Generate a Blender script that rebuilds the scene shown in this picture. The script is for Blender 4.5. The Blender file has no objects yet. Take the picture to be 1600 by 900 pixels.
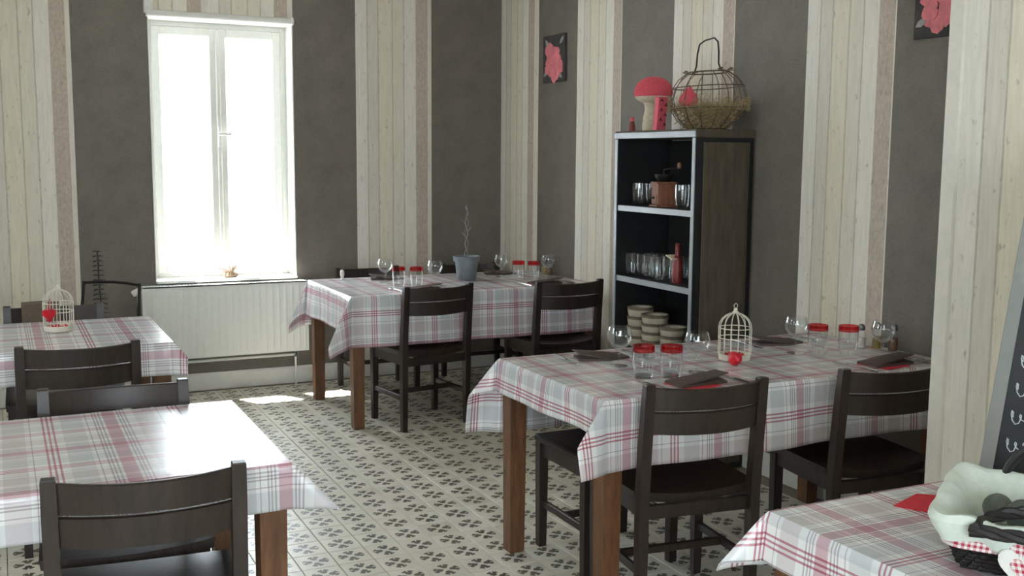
import bpy, bmesh, math, random
from mathutils import Vector, Matrix

random.seed(7)
S = bpy.context.scene
COL = S.collection
R = math.radians
PI = math.pi

# ------------------------------------------------------------------ camera
F_PX, YAW, PITCH, ROLL, EYE = 1657.87, R(25.869), R(7.009), R(0.3993), 1.55
cam_d = bpy.data.cameras.new('camera')
cam = bpy.data.objects.new('camera', cam_d); COL.objects.link(cam)
cam_d.sensor_width = 36.0; cam_d.lens = 36.0 * F_PX / 1600.0
cam_d.clip_start = 0.05; cam_d.clip_end = 200
fw = Vector((math.sin(YAW) * math.cos(PITCH), math.cos(YAW) * math.cos(PITCH), -math.sin(PITCH)))
r0 = Vector((math.cos(YAW), -math.sin(YAW), 0)); u0 = r0.cross(fw)
rt = math.cos(ROLL) * r0 + math.sin(ROLL) * u0
up = -math.sin(ROLL) * r0 + math.cos(ROLL) * u0
cam.matrix_world = Matrix(((rt.x, up.x, -fw.x, 0), (rt.y, up.y, -fw.y, 0), (rt.z, up.z, -fw.z, EYE), (0, 0, 0, 1)))
S.camera = cam

# ------------------------------------------------------------------ light
SKY_STRENGTH, SUN_STRENGTH, EXPOSURE = 13.0, 45.0, 0.22
w = bpy.data.worlds.new('daylight'); S.world = w; w.use_nodes = True
bg = w.node_tree.nodes['Background']
bg.inputs[0].default_value = (0.85, 0.935, 1.0, 1); bg.inputs[1].default_value = SKY_STRENGTH
sd = bpy.data.lights.new('sun', 'SUN'); sd.energy = SUN_STRENGTH; sd.angle = R(0.6); sd.color = (1, 0.97, 0.92)
sun = bpy.data.objects.new('sun', sd); COL.objects.link(sun); sun.location = (0, 12, 12)
sun_dir = Vector((0.20, -0.36, -1.0)).normalized()
sun.rotation_euler = sun_dir.to_track_quat('-Z', 'Y').to_euler()
vs = S.view_settings
S.display_settings.display_device = 'sRGB'
vs.view_transform = 'Standard'; vs.look = 'None'; vs.gamma = 1.0; vs.use_curve_mapping = False
vs.exposure = EXPOSURE
S.cycles.use_denoising = True
S.cycles.max_bounces = 10; S.cycles.diffuse_bounces = 6; S.cycles.transparent_max_bounces = 24
S.cycles.sample_clamp_indirect = 8.0
S.cycles.caustics_reflective = False; S.cycles.caustics_refractive = False

# ------------------------------------------------------------------ materials
def lin(c):
    def f(v):
        v /= 255.0
        return v / 12.92 if v <= 0.04045 else ((v + 0.055) / 1.055) ** 2.4
    return (f(c[0]), f(c[1]), f(c[2]), 1.0)

class NT:
    def __init__(s, name):
        s.m = bpy.data.materials.new(name); s.m.use_nodes = True
        s.t = s.m.node_tree; s.b = s.t.nodes['Principled BSDF']
        s.out = s.t.nodes['Material Output']
    def n(s, kind, **kw):
        nd = s.t.nodes.new(kind)
        for k, v in kw.items(): setattr(nd, k, v)
        return nd
    def l(s, a, b): s.t.links.new(a, b)
    def put(s, sock, v):
        if hasattr(v, 'is_linked') or isinstance(v, bpy.types.NodeSocket): s.l(v, sock)
        else: sock.default_value = v
    def math(s, op, a, b=0.0, c=None, clamp=False):
        nd = s.n('ShaderNodeMath', operation=op, use_clamp=clamp)
        s.put(nd.inputs[0], a); s.put(nd.inputs[1], b)
        if c is not None: s.put(nd.inputs[2], c)
        return nd.outputs[0]
    def mix(s, fac, a, b, blend='MIX'):
        nd = s.n('ShaderNodeMix', data_type='RGBA', blend_type=blend)
        s.put(nd.inputs[0], fac); s.put(nd.inputs[6], a); s.put(nd.inputs[7], b)
        return nd.outputs[2]
    def noise(s, vec, scale, detail=3, rough=0.6):
        nd = s.n('ShaderNodeTexNoise'); nd.inputs['Scale'].default_value = scale
        nd.inputs['Detail'].default_value = detail; nd.inputs['Roughness'].default_value = rough
        if vec is not None: s.l(vec, nd.inputs['Vector'])
        return nd.outputs[0]
    def ramp(s, fac, stops, interp='LINEAR'):
        nd = s.n('ShaderNodeValToRGB'); cr = nd.color_ramp; cr.interpolation = interp
        while len(cr.elements) > 1: cr.elements.remove(cr.elements[-1])
        cr.elements[0].position = stops[0][0]; cr.elements[0].color = stops[0][1]
        for p, c in stops[1:]:
            e = cr.elements.new(p); e.color = c
        s.l(fac, nd.inputs[0])
        return nd.outputs[0]
    def bump(s, h, strength=0.3, dist=0.002):
        nd = s.n('ShaderNodeBump'); nd.inputs['Strength'].default_value = strength
        nd.inputs['Distance'].default_value = dist
        s.l(h, nd.inputs['Height']); s.l(nd.outputs[0], s.b.inputs['Normal'])
    def map(s, vec, scale=(1, 1, 1), loc=(0, 0, 0)):
        nd = s.n('ShaderNodeMapping'); nd.inputs['Scale'].default_value = scale; nd.inputs['Location'].default_value = loc
        s.l(vec, nd.inputs[0]); return nd.outputs[0]
    def set(s, **kw):
        for k, v in kw.items(): s.put(s.b.inputs[k.replace('_', ' ')], v)

def plain(name, rgb, rough=0.5, metal=0.0, var=0.12, scale=30.0, spec=0.5, bump=0.0):
    t = NT(name); tc = t.n('ShaderNodeTexCoord').outputs['Object']
    nz = t.noise(tc, scale)
    c = lin(rgb); d = tuple(x * (1 - var) for x in c[:3]) + (1,); e = tuple(min(1, x * (1 + var)) for x in c[:3]) + (1,)
    t.l(t.ramp(nz, [(0.3, d), (0.7, e)]), t.b.inputs['Base Color'])
    t.set(Roughness=rough, Metallic=metal); t.b.inputs['Specular IOR Level'].default_value = spec
    if bump: t.bump(nz, bump)
    return t.m

def wood(name, dark, light, rough=0.4, scale=8.0, spec=0.5):
    t = NT(name); tc = t.n('ShaderNodeTexCoord').outputs['Object']
    rnd = t.n('ShaderNodeObjectInfo').outputs['Random']
    v = t.n('ShaderNodeVectorMath', operation='ADD'); t.l(tc, v.inputs[0])
    cx = t.n('ShaderNodeCombineXYZ'); t.l(t.math('MULTIPLY', rnd, 9.0), cx.inputs[0]); t.l(cx.outputs[0], v.inputs[1])
    nz = t.noise(t.map(v.outputs[0], (6, 6, 0.8)), scale, 5, 0.65)
    t.l(t.ramp(nz, [(0.3, lin(dark)), (0.72, lin(light))]), t.b.inputs['Base Color'])
    t.set(Roughness=rough); t.b.inputs['Specular IOR Level'].default_value = spec; t.bump(nz, 0.15, 0.001)
    return t.m

def thin_glass(name, tint=(1, 1, 1, 1), gain=1.0):
    t = NT(name); t.t.nodes.remove(t.b)
    tr = t.n('ShaderNodeBsdfTransparent'); tr.inputs[0].default_value = tint
    gl = t.n('ShaderNodeBsdfGlossy'); gl.inputs['Roughness'].default_value = 0.03
    gl.inputs['Color'].default_value = (1, 1, 1, 1)
    lw = t.n('ShaderNodeLayerWeight'); lw.inputs[0].default_value = 0.5
    fr = t.math('MULTIPLY_ADD', t.math('POWER', lw.outputs['Facing'], 3.0), 0.60, 0.026)
    nz = t.noise(t.n('ShaderNodeTexCoord').outputs['Object'], 4.0)
    f = t.math('MULTIPLY', fr, t.math('MULTIPLY_ADD', nz, 0.1, gain), clamp=True)
    mx = t.n('ShaderNodeMixShader'); t.l(f, mx.inputs[0]); t.l(tr.outputs[0], mx.inputs[1]); t.l(gl.outputs[0], mx.inputs[2])
    t.l(mx.outputs[0], t.out.inputs[0])
    return t.m

def mat_plank_paper():
    t = NT('plank_wallpaper'); tc = t.n('ShaderNodeTexCoord').outputs['Object']
    sp = t.n('ShaderNodeSeparateXYZ'); t.l(tc, sp.inputs[0])
    rnd = t.n('ShaderNodeObjectInfo').outputs['Random']
    u = t.math('DIVIDE', sp.outputs[0], 0.54)
    cols = [(0.0, (232, 229, 219)), (0.155, (220, 215, 202)), (0.30, (229, 222, 203)), (0.49, (228, 222, 206)),
            (0.645, (235, 231, 220)), (0.81, (202, 190, 177)), (0.975, (225, 219, 209))]
    base = t.ramp(u, [(p, lin(c)) for p, c in cols], 'CONSTANT')
    v = t.n('ShaderNodeVectorMath', operation='ADD'); t.l(tc, v.inputs[0])
    cx = t.n('ShaderNodeCombineXYZ'); t.l(t.math('MULTIPLY', rnd, 13.0), cx.inputs[2]); t.l(cx.outputs[0], v.inputs[1])
    grain = t.noise(t.map(v.outputs[0], (9, 9, 0.9)), 6.0, 5, 0.7)
    base = t.mix(0.45, base, t.ramp(grain, [(0.25, (0.66, 0.64, 0.6, 1)), (0.6, (1, 1, 1, 1))]), 'MULTIPLY')
    knots = t.noise(t.map(v.outputs[0], (1, 1, 0.5)), 38.0, 3, 0.6)
    base = t.mix(t.math('MULTIPLY', t.ramp(knots, [(0.62, (0, 0, 0, 1)), (0.74, (1, 1, 1, 1))]), 0.5), base, lin((120, 108, 95)))
    # rough bark-like strip at the end of every roll
    rg = t.noise(t.map(v.outputs[0], (1.0, 1, 0.6)), 60.0, 4, 0.7)
    ms = t.ramp(u, [(0, (0, 0, 0, 1)), (0.81, (1, 1, 1, 1)), (0.975, (0, 0, 0, 1))], 'CONSTANT')
    base = t.mix(ms, base, t.mix(0.5, base, t.ramp(rg, [(0.35, (0.55, 0.50, 0.46, 1)), (0.65, (1, 0.98, 0.95, 1))]), 'MULTIPLY'))
    st = [(0, (0, 0, 0, 1))]
    for b in (0.155, 0.30, 0.49, 0.645):
        st += [(b - 0.008, (1, 1, 1, 1)), (b + 0.008, (0, 0, 0, 1))]
    wob = t.math('MULTIPLY_ADD', t.noise(t.map(v.outputs[0], (1, 1, 1)), 5.0), 0.016, -0.008)
    line = t.ramp(t.math('ADD', u, wob), st, 'CONSTANT')
    br = t.noise(t.map(v.outputs[0], (0, 0, 1)), 14.0, 3)
    base = t.mix(t.math('MULTIPLY', line, t.math('MULTIPLY', br, 0.70)), base, lin((112, 102, 88)))
    t.l(base, t.b.inputs['Base Color']); t.set(Roughness=0.7); t.bump(rg, 0.12, 0.001)
    t.b.inputs['Specular IOR Level'].default_value = 0.3
    return t.m

def mat_dark_paper():
    t = NT('charcoal_wallpaper'); tc = t.n('ShaderNodeTexCoord').outputs['Object']
    a = t.noise(tc, 7.0, 4, 0.6); b = t.noise(t.map(tc, (1, 1, 2.5)), 55.0, 4, 0.75)
    c = t.ramp(a, [(0.3, lin((115, 110, 101))), (0.7, lin((129, 123, 113)))])
    c = t.mix(0.55, c, t.ramp(b, [(0.32, (0.55, 0.55, 0.55, 1)), (0.7, (1, 1, 1, 1))]), 'MULTIPLY')
    t.l(c, t.b.inputs['Base Color']); t.set(Roughness=0.6); t.bump(b, 0.25, 0.002)
    t.b.inputs['Specular IOR Level'].default_value = 0.35
    return t.m

TILE, TX0, TY0 = 0.1425, 2.037, 4.005     # tile pitch and the centre of one tile
def mat_tile():
    t = NT('encaustic_tile'); pos = t.n('ShaderNodeNewGeometry').outputs['Position']
    sp = t.n('ShaderNodeSeparateXYZ'); t.l(pos, sp.inputs[0])
    def loc(o, c0):
        q = t.math('DIVIDE', t.math('SUBTRACT', o, c0), TILE)
        q = t.math('ADD', q, 0.5)
        return t.math('SUBTRACT', q, t.math('ADD', t.math('FLOOR', q), 0.5)), t.math('FLOOR', q)
    x, ix = loc(sp.outputs[0], TX0); y, iy = loc(sp.outputs[1], TY0)
    wob = t.math('MULTIPLY_ADD', t.noise(pos, 75.0, 2), 0.05, -0.025)
    ax = t.math('ABSOLUTE', x); ay = t.math('ABSOLUTE', y)
    m = t.math('MAXIMUM', ax, ay); n = t.math('MINIMUM', ax, ay)
    # one petal along each axis: widest at two thirds, split by a slit, notched on its flank
    wd = t.math('MULTIPLY_ADD', m, 0.70, -0.022)                     # petals widen outward
    notch = t.math('MULTIPLY', t.math('GREATER_THAN', t.math('SINE', t.math('MULTIPLY_ADD', m, 42.0, -1.2)), 0.6), 0.035)
    wd = t.math('MINIMUM', t.math('ADD', t.math('SUBTRACT', wd, notch), wob), 0.15)
    slit = t.math('MULTIPLY', t.math('GREATER_THAN', m, 0.27), 0.022)
    p = t.math('MULTIPLY', t.math('LESS_THAN', n, wd), t.math('GREATER_THAN', n, slit))
    p = t.math('MULTIPLY', p, t.math('LESS_THAN', t.math('MULTIPLY_ADD', n, 0.5, m), 0.385))
    p = t.math('MULTIPLY', p, t.math('GREATER_THAN', m, 0.05))
    cell = t.n('ShaderNodeTexWhiteNoise', noise_dimensions='2D')
    cv = t.n('ShaderNodeCombineXYZ'); t.l(ix, cv.inputs[0]); t.l(iy, cv.inputs[1]); t.l(cv.outputs[0], cell.inputs[0])
    dirt = t.noise(pos, 9.0, 4)
    base = t.ramp(cell.outputs[0], [(0, lin((230, 226, 210))), (0.5, lin((236, 232, 218))), (1, lin((224, 219, 203)))])
    base = t.mix(0.5, base, t.ramp(dirt, [(0.3, (0.84, 0.83, 0.80, 1)), (0.65, (1, 1, 1, 1))]), 'MULTIPLY')
    mot = t.mix(t.noise(pos, 40.0), lin((62, 58, 46)), lin((88, 82, 66)))
    base = t.mix(t.math('MULTIPLY', p, 0.92), base, mot)
    t.l(base, t.b.inputs['Base Color'])
    t.l(t.math('MULTIPLY_ADD', dirt, 0.20, 0.26), t.b.inputs['Roughness'])
    t.b.inputs['Specular IOR Level'].default_value = 0.5
    return t.m

def mat_plaid():
    t = NT('plaid_oilcloth'); uv = t.n('ShaderNodeUVMap').outputs[0]
    sp = t.n('ShaderNodeSeparateXYZ'); t.l(uv, sp.inputs[0])
    W = (1, 1, 1, 1); RED = lin((208, 152, 164)); LRD = lin((222, 190, 198)); GR = lin((233, 235, 237)); GL = lin((206, 198, 203)); PK = lin((236, 230, 231))
    seq = [(0.0, W)]
    for c in (0.03, 0.065, 0.10): seq += [(c, RED), (c + 0.016, W)]
    seq += [(0.17, GR), (0.335, W), (0.36, GL), (0.37, W)]
    for c in (0.415, 0.44, 0.465): seq += [(c, GL), (c + 0.012, W)]
    seq += [(0.50, LRD), (0.595, W)]
    for c in (0.615, 0.64, 0.665): seq += [(c, GL), (c + 0.012, W)]
    seq += [(0.74, PK), (0.90, W), (0.935, GL), (0.945, W)]
    def band(o, off):
        f = t.math('FRACT', t.math('ADD', t.math('DIVIDE', o, 0.36), off))
        return t.ramp(f, seq, 'CONSTANT')
    c = t.mix(1.0, band(sp.outputs[0], 20.10), band(sp.outputs[1], 20.35), 'MULTIPLY')
    c = t.mix(1.0, c, (0.83, 0.84, 0.84, 1), 'MULTIPLY')
    t.l(c, t.b.inputs['Base Color'])
    tc = t.n('ShaderNodeTexCoord').outputs['Object']
    nz = t.noise(t.map(tc, (1.0, 2.2, 1)), 3.2, 3, 0.5)
    t.set(Roughness=0.24); t.b.inputs['Specular IOR Level'].default_value = 0.5
    t.bump(nz, 0.30, 0.006)
    return t.m

def mat_gingham(name, c1, scale=95.0):
    t = NT(name); tc = t.n('ShaderNodeTexCoord').outputs['Object']
    sp = t.n('ShaderNodeSeparateXYZ'); t.l(tc, sp.inputs[0])
    a = t.math('ADD', t.math('MULTIPLY', sp.outputs[0], scale), t.math('MULTIPLY', sp.outputs[1], scale))
    q = [t.math('GREATER_THAN', t.math('FRACT', o), 0.5) for o in (a, t.math('MULTIPLY', sp.outputs[2], scale))]
    s_ = t.math('MULTIPLY', t.math('ADD', q[0], q[1]), 0.5)
    t.l(t.mix(s_, lin((235, 228, 226)), lin(c1)), t.b.inputs['Base Color']); t.set(Roughness=0.85)
    return t.m

M = dict(
    plank=mat_plank_paper(), dark=mat_dark_paper(), tile=mat_tile(), plaid=mat_plaid(),
    grout=plain('grout', (150, 143, 126), 0.9), plaster=plain('plaster', (212, 208, 196), 0.9, scale=5),
    ceiling=plain('ceiling_paint', (225, 222, 214), 0.9, scale=4, var=0.04),
    white=plain('white_paint', (228, 228, 222), 0.4, var=0.03), radw=plain('radiator_enamel', (226, 228, 222), 0.35, var=0.02),
    trim=plain('cream_trim_paint', (222, 219, 208), 0.45, var=0.04),
    chair=wood('dark_stained_wood', (38, 31, 27), (58, 46, 39), 0.40),
    leg=wood('brown_table_wood', (84, 55, 36), (130, 90, 60), 0.45),
    top=wood('table_board', (120, 84, 56), (150, 108, 74), 0.5),
    shelf=plain('black_board', (20, 20, 21), 0.6), edge=plain('aluminium_edging', (140, 143, 145), 0.4, 0.2, var=0.05),
    panel=wood('weathered_side_panel', (66, 57, 44), (98, 87, 70), 0.7, 5.0),
    glass=thin_glass('clear_glass', (0.97, 0.98, 0.98, 1), 1.6), pane=thin_glass('window_glass', (0.98, 0.99, 1, 1), 1.0),
    redglass=thin_glass('red_glass_band', (0.95, 0.32, 0.34, 1), 1.0),
    red=plain('red_felt', (212, 84, 98), 0.9, scale=90, bump=0.3), redp=plain('red_plastic', (205, 22, 44), 0.4),
    redcl=plain('red_paper', (206, 40, 58), 0.7), pink=plain('pink_card', (214, 96, 112), 0.7),
    cream=plain('cream_felt', (214, 202, 178), 0.9, scale=70, bump=0.2), brown=plain('brown_napkin', (88, 74, 68), 0.85, scale=80, bump=0.3),
    steel=plain('cutlery_steel', (190, 190, 190), 0.18, 1.0, var=0.03), wire=plain('black_wire', (42, 36, 32), 0.5, 0.5),
    rust=plain('brown_wire', (96, 78, 60), 0.55, 0.3), cage=plain('cream_cage_paint', (216, 212, 196), 0.5, var=0.06),
    pot=plain('grey_zinc', (126, 134, 140), 0.45, 0.35, scale=18), soil=plain('dark_soil', (44, 38, 32), 0.95, bump=0.6),
    stem=plain('grey_green_stem', (140, 142, 134), 0.7), darkleaf=plain('dark_leaf', (46, 48, 48), 0.6),
    straw=plain('straw', (168, 148, 108), 0.8, var=0.3), ceram=plain('stoneware', (176, 168, 150), 0.4, var=0.1),
    cerglaze=plain('brown_glaze_band', (104, 92, 78), 0.4), boxwood=wood('grinder_wood', (112, 66, 44), (156, 104, 76), 0.45),
    liner=plain('white_liner_fabric', (214, 224, 214), 0.9, scale=60, bump=0.25, var=0.05),
    wicker=plain('black_wicker', (30, 27, 26), 0.5, var=0.3), ging=mat_gingham('red_gingham', (176, 40, 66)),
    pebble=plain('grey_green_ball', (96, 104, 96), 0.7, var=0.25), black=plain('slate_black', (20, 24, 25), 0.55),
    gframe=plain('grey_painted_frame', (132, 134, 130), 0.6, var=0.06), chalk=plain('chalk', (206, 212, 212), 0.95),
    canvas=plain('dark_canvas', (64, 62, 60), 0.8, var=0.25, scale=14), petal=plain('pink_rose_petal', (214, 120, 128), 0.7, var=0.2, scale=20),
    grey=plain('grey_leaf_print', (150, 150, 144), 0.8), oil=plain('yellow_oil', (150, 128, 58), 0.3), spice=plain('brown_spice', (120, 84, 56), 0.8),
    cap=plain('cruet_cap', (150, 150, 148), 0.25, 0.9), wax=plain('white_wax', (230, 226, 214), 0.6), ground=plain('pale_pavement', (196, 198, 200), 0.9),
    drift=plain('driftwood', (150, 128, 104), 0.8, bump=0.4), cloth2=plain('brown_wool', (104, 92, 78), 0.95, bump=0.4, scale=50), darkred=plain('dark_red_glaze', (128, 46, 44), 0.4),
)

# ------------------------------------------------------------------ mesh helpers
def bm_box(bm, c, s, rot=None, bev=0.0):
    mt = Matrix.Translation(c)
    if rot is not None: mt = mt @ rot
    mt = mt @ Matrix.Diagonal((s[0], s[1], s[2], 1))
    r = bmesh.ops.create_cube(bm, size=1.0, matrix=mt)
    if bev:
        es = list({e for v in r['verts'] for e in v.link_edges})
        bmesh.ops.bevel(bm, geom=es, offset=bev, segments=1, affect='EDGES', profile=0.5)
    return bm

def boxm(c, s, rot=None, bev=0.0): return bm_box(bmesh.new(), c, s, rot, bev)

def bm_lathe(bm, prof, n=20, c=(0, 0, 0), sx=1.0, sy=1.0, closed=False):
    rings = []
    for r, z in prof:
        if r < 1e-5: rings.append([bm.verts.new((c[0], c[1], c[2] + z))])
        else: rings.append([bm.verts.new((c[0] + sx * r * math.cos(2 * PI * k / n), c[1] + sy * r * math.sin(2 * PI * k / n), c[2] + z)) for k in range(n)])
    prs = list(zip(rings, rings[1:]))
    if closed: prs.append((rings[-1], rings[0]))
    for a, b in prs:
        for k in range(n):
            k2 = (k + 1) % n
            if len(a) == 1 and len(b) == 1: continue
            if len(a) == 1: bm.faces.new((a[0], b[k2], b[k]))
            elif len(b) == 1: bm.faces.new((a[k], a[k2], b[0]))
            else: bm.faces.new((a[k], a[k2], b[k2], b[k]))
    return bm

def lathe(prof, n=20, **k): return bm_lathe(bmesh.new(), prof, n, **k)

def bm_tube(bm, pts, rad, n=6, closed=False, cap=True):
    pts = [Vector(p) for p in pts]; N = len(pts); rings = []
    rads = rad if isinstance(rad, (list, tuple)) else [rad] * N
    prev = None
    for i, p in enumerate(pts):
        a = pts[(i - 1) % N] if (closed or i > 0) else pts[0]
        b = pts[(i + 1) % N] if (closed or i < N - 1) else pts[-1]
        d = (b - a).normalized() if (b - a).length > 1e-9 else Vector((0, 0, 1))
        if prev is None:
            ref = Vector((0, 0, 1)) if abs(d.z) < 0.9 else Vector((1, 0, 0))
            s_ = d.cross(ref).normalized()
        else:
            s_ = (prev - d * prev.dot(d))
            s_ = s_.normalized() if s_.length > 1e-6 else d.orthogonal().normalized()
        prev = s_; t_ = d.cross(s_)
        rings.append([bm.verts.new(p + rads[i] * (math.cos(2 * PI * k / n) * s_ + math.sin(2 * PI * k / n) * t_)) for k in range(n)])
    prs = list(zip(rings, rings[1:]))
    if closed: prs.append((rings[-1], rings[0]))
    for a, b in prs:
        for k in range(n):
            k2 = (k + 1) % n; bm.faces.new((a[k], a[k2], b[k2], b[k]))
    if cap and not closed:
        bm.faces.new(rings[0][::-1]); bm.faces.new(rings[-1])
    return bm

def tube(pts, rad, n=6, **k): return bm_tube(bmesh.new(), pts, rad, n, **k)

def bm_loft(bm, secs, cap=True):
    """secs: list of closed sections (lists of points), joined in order"""
    rr = [[bm.verts.new(p) for p in s] for s in secs]
    for a, b in zip(rr, rr[1:]):
        n = len(a)
        for k in range(n): bm.faces.new((a[k], a[(k + 1) % n], b[(k + 1) % n], b[k]))
    if cap: bm.faces.new(rr[0][::-1]); bm.faces.new(rr[-1])
    return bm

def loft(secs, cap=True): return bm_loft(bmesh.new(), secs, cap)

def bm_prism(bm, outline, depth, mt=None):
    mt = mt or Matrix.Identity(4)
    a = [bm.verts.new(mt @ Vector((x, y, 0))) for x, y in outline]
    b = [bm.verts.new(mt @ Vector((x, y, depth))) for x, y in outline]
    n = len(a)
    bm.faces.new(a[::-1]); bm.faces.new(b)
    for k in range(n): bm.faces.new((a[k], a[(k + 1) % n], b[(k + 1) % n], b[k]))
    return bm

def obj(name, bm, mat, parent=None, smooth=False, loc=None, rz=0.0):
    me = bpy.data.meshes.new(name)
    bmesh.ops.recalc_face_normals(bm, faces=bm.faces[:])
    bm.to_mesh(me); bm.free()
    me.materials.append(M[mat] if isinstance(mat, str) else mat)
    if smooth:
        me.polygons.foreach_set('use_smooth', [True] * len(me.polygons))
        me.set_sharp_from_angle(angle=R(40))
    o = bpy.data.objects.new(name, me); COL.objects.link(o)
    if parent is not None: o.parent = parent
    if loc is not None: o.location = loc
    if rz: o.rotation_euler = (0, 0, rz)
    return o

def tag(o, label=None, cat=None, group=None, kind=None):
    if label: o['label'] = label
    if cat: o['category'] = cat
    if group: o['group'] = group
    if kind: o['kind'] = kind
    return o

def thing(name, label, cat, loc=(0, 0, 0), rz=0.0, group=None, kind=None):
    o = bpy.data.objects.new(name, None); COL.objects.link(o); o.empty_display_size = 0.1
    o.location = loc; o.rotation_euler = (0, 0, rz)
    return tag(o, label, cat, group, kind)

def dup(root, loc, rz, label, group=None):
    r = root.copy(); COL.objects.link(r); r.location = loc; r.rotation_euler = (0, 0, rz); r['label'] = label
    if group: r['group'] = group
    for ch in list(root.children):
        c = ch.copy(); COL.objects.link(c); c.parent = r
        for g in list(ch.children):
            d = g.copy(); COL.objects.link(d); d.parent = c
    return r

def heart(s, n=28):
    out = []
    for k in range(n):
        a = 2 * PI * k / n
        out.append((s * 0.0310 * 16 * math.sin(a) ** 3, s * 0.0310 * (13 * math.cos(a) - 5 * math.cos(2 * a) - 2 * math.cos(3 * a) - math.cos(4 * a))))
    return out

# ------------------------------------------------------------------ the room
XL, XR, YF, YB, H = -2.3, 3.36, -1.6, 7.13, 2.80
T = 0.32                                   # wall thickness
WX0, WX1, WZ0, WZ1 = 0.90, 1.82, 0.725, 2.42   # window in the back wall
PX, PY = 2.75, 2.475                       # corner of the projecting wall on the right

def struct(name, bm, mat, label, cat): return tag(obj(name, bm, mat), label, cat, kind='structure')

def wall_with_holes(name, label, axis, pos, thick, a0, a1, holes):
    """axis 'x': wall runs along x at y=pos..pos+thick ; axis 'y': along y at x=pos..pos+thick"""
    bm = bmesh.new()
    def add(u0_, u1_, z0, z1):
        if u1_ - u0_ < 1e-4 or z1 - z0 < 1e-4: return
        c = ((u0_ + u1_) / 2, pos + thick / 2, (z0 + z1) / 2); s = (u1_ - u0_, abs(thick), z1 - z0)
        if axis == 'y': c = (c[1], c[0], c[2]); s = (s[1], s[0], s[2])
        bm_box(bm, c, s)
    cur = a0
    for (h0, h1, z0, z1) in sorted(holes):
        add(cur, h0, -0.02, H); add(h0, h1, -0.02, z0); add(h0, h1, z1, H); cur = h1
    add(cur, a1, -0.02, H)
    return struct(name, bm, 'plaster', label, 'wall')

wall_back = wall_with_holes('wall_back', 'back wall with plank and charcoal wallpaper around the window', 'x', YB, T, XL - T, XR + T, [(WX0, WX1, WZ0, WZ1)])
LWIN = [(0.6, 1.4, 1.0, 2.1), (3.5, 4.5, 1.0, 2.2)]  # unseen windows, added and sized for fill light from the left
wall_left = wall_with_holes('wall_left', 'left side wall with two added fill-light windows', 'y', XL - T, T, YF - T, YB + T, LWIN)
FWIN = [(-1.4, 0.9, 0.85, 2.3)]  # unseen window added behind the camera, sized to brighten camera-facing surfaces
wall_front = wall_with_holes('wall_front', 'unseen front wall with a wide added fill-light window', 'x', YF - T, T, XL - T, XR + T, FWIN)
wall_right = struct('wall_right', boxm((XR + T / 2, (YF + YB) / 2, H / 2 - 0.01), (T, YB - YF + 2 * T, H + 0.02)), 'plaster', 'right side wall with alternating plank and charcoal wallpaper', 'wall')
wall_jut = struct('wall_projection', boxm(((PX + XR) / 2, (YF + PY) / 2, H / 2), (XR - PX, PY - YF, H)), 'plaster', 'projecting wall beside the chalkboard covered in white plank wallpaper', 'wall')
ceil = struct('ceiling', boxm(((XL + XR) / 2, (YF + YB) / 2, H + 0.05), (XR - XL + 2 * T, YB - YF + 2 * T, 0.1)), 'ceiling', 'plain white ceiling over the dining room', 'ceiling')
floor = struct('floor', boxm(((XL + XR) / 2, (YF + YB) / 2, -0.055), (XR - XL + 2 * T, YB - YF + 2 * T, 0.10)), 'grout', 'cream tiled floor with a dark leaf motif on every tile', 'floor')

def paper(wall, mat, width, z0, z1, origin, rz):
    """one glued strip of wallpaper; local x runs along the wall to the viewer's right"""
    o = obj('wallpaper_strip', boxm((width / 2, -0.001, (z1 - z0) / 2), (width, 0.002, z1 - z0)), mat, wall)
    o.location = (origin[0], origin[1], z0); o.rotation_euler = (0, 0, rz); return o

BBH = 0.115
# back wall: (x0, width, material, z0, z1)
for x0, wd, mt, z0, z1 in ((-0.107, 0.556, 'plank', BBH, H), (0.449, WX0 - 0.449, 'dark', BBH, H), (WX0, WX1 - WX0, 'dark', BBH, WZ0),
                           (1.822, 0.432, 'dark', BBH, H), (2.254, 0.556, 'plank', BBH, H), (2.81, XR - 2.81, 'dark', BBH, H),
                           (-0.663, 0.556, 'dark', BBH, H), (-1.219, 0.556, 'plank', BBH, H), (-1.775, 0.525, 'dark', BBH, H)):
    paper(wall_back, mt, wd, z0, z1, (x0, YB, 0), 0)
o = paper(wall_back, 'plank', 1.261 - WX0, WZ1, H, (WX0, YB, 0), 0); o.data.transform(Matrix.Translation((0.195, 0, 0))); o.location.x -= 0.195
paper(wall_back, 'plank', 1.822 - 1.261, WZ1, H, (1.261, YB, 0), 0)
# right wall, from the far corner toward the camera
edges = [YB] + [6.533 - 0.5347 * k for k in range(0, 8)]
for k in range(len(edges) - 1):
    paper(wall_right, 'plank' if k % 2 == 0 else 'dark', edges[k] - edges[k + 1], BBH, H, (XR, edges[k], 0), -PI / 2)
# projecting wall: its long face is all plank paper
for k in range(8):
    y1 = PY - 0.045 - 0.54 * k; y0 = max(YF, y1 - 0.54)
    if y1 > YF: paper(wall_jut, 'plank', y1 - y0, BBH, H, (PX, y1, 0), -PI / 2)
for k in range(3):   # left wall plain plank strips between the windows
    paper(wall_left, 'plank', 0.54, BBH, H, (XL, 5.4 + 0.54 * k, 0), PI / 2)
tr = struct('trim_1', loft([[(PX - 0.012, PY + 0.012, z), (PX - 0.012, PY - 0.040, z), (PX - 0.004, PY - 0.045, z), (PX + 0.002, PY - 0.045, z), (PX + 0.002, PY + 0.002, z), (PX + 0.03, PY + 0.002, z), (PX + 0.03, PY + 0.012, z)] for z in (0, H)]), 'trim', 'cream corner moulding on the edge of the projecting wall', 'trim')

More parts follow.
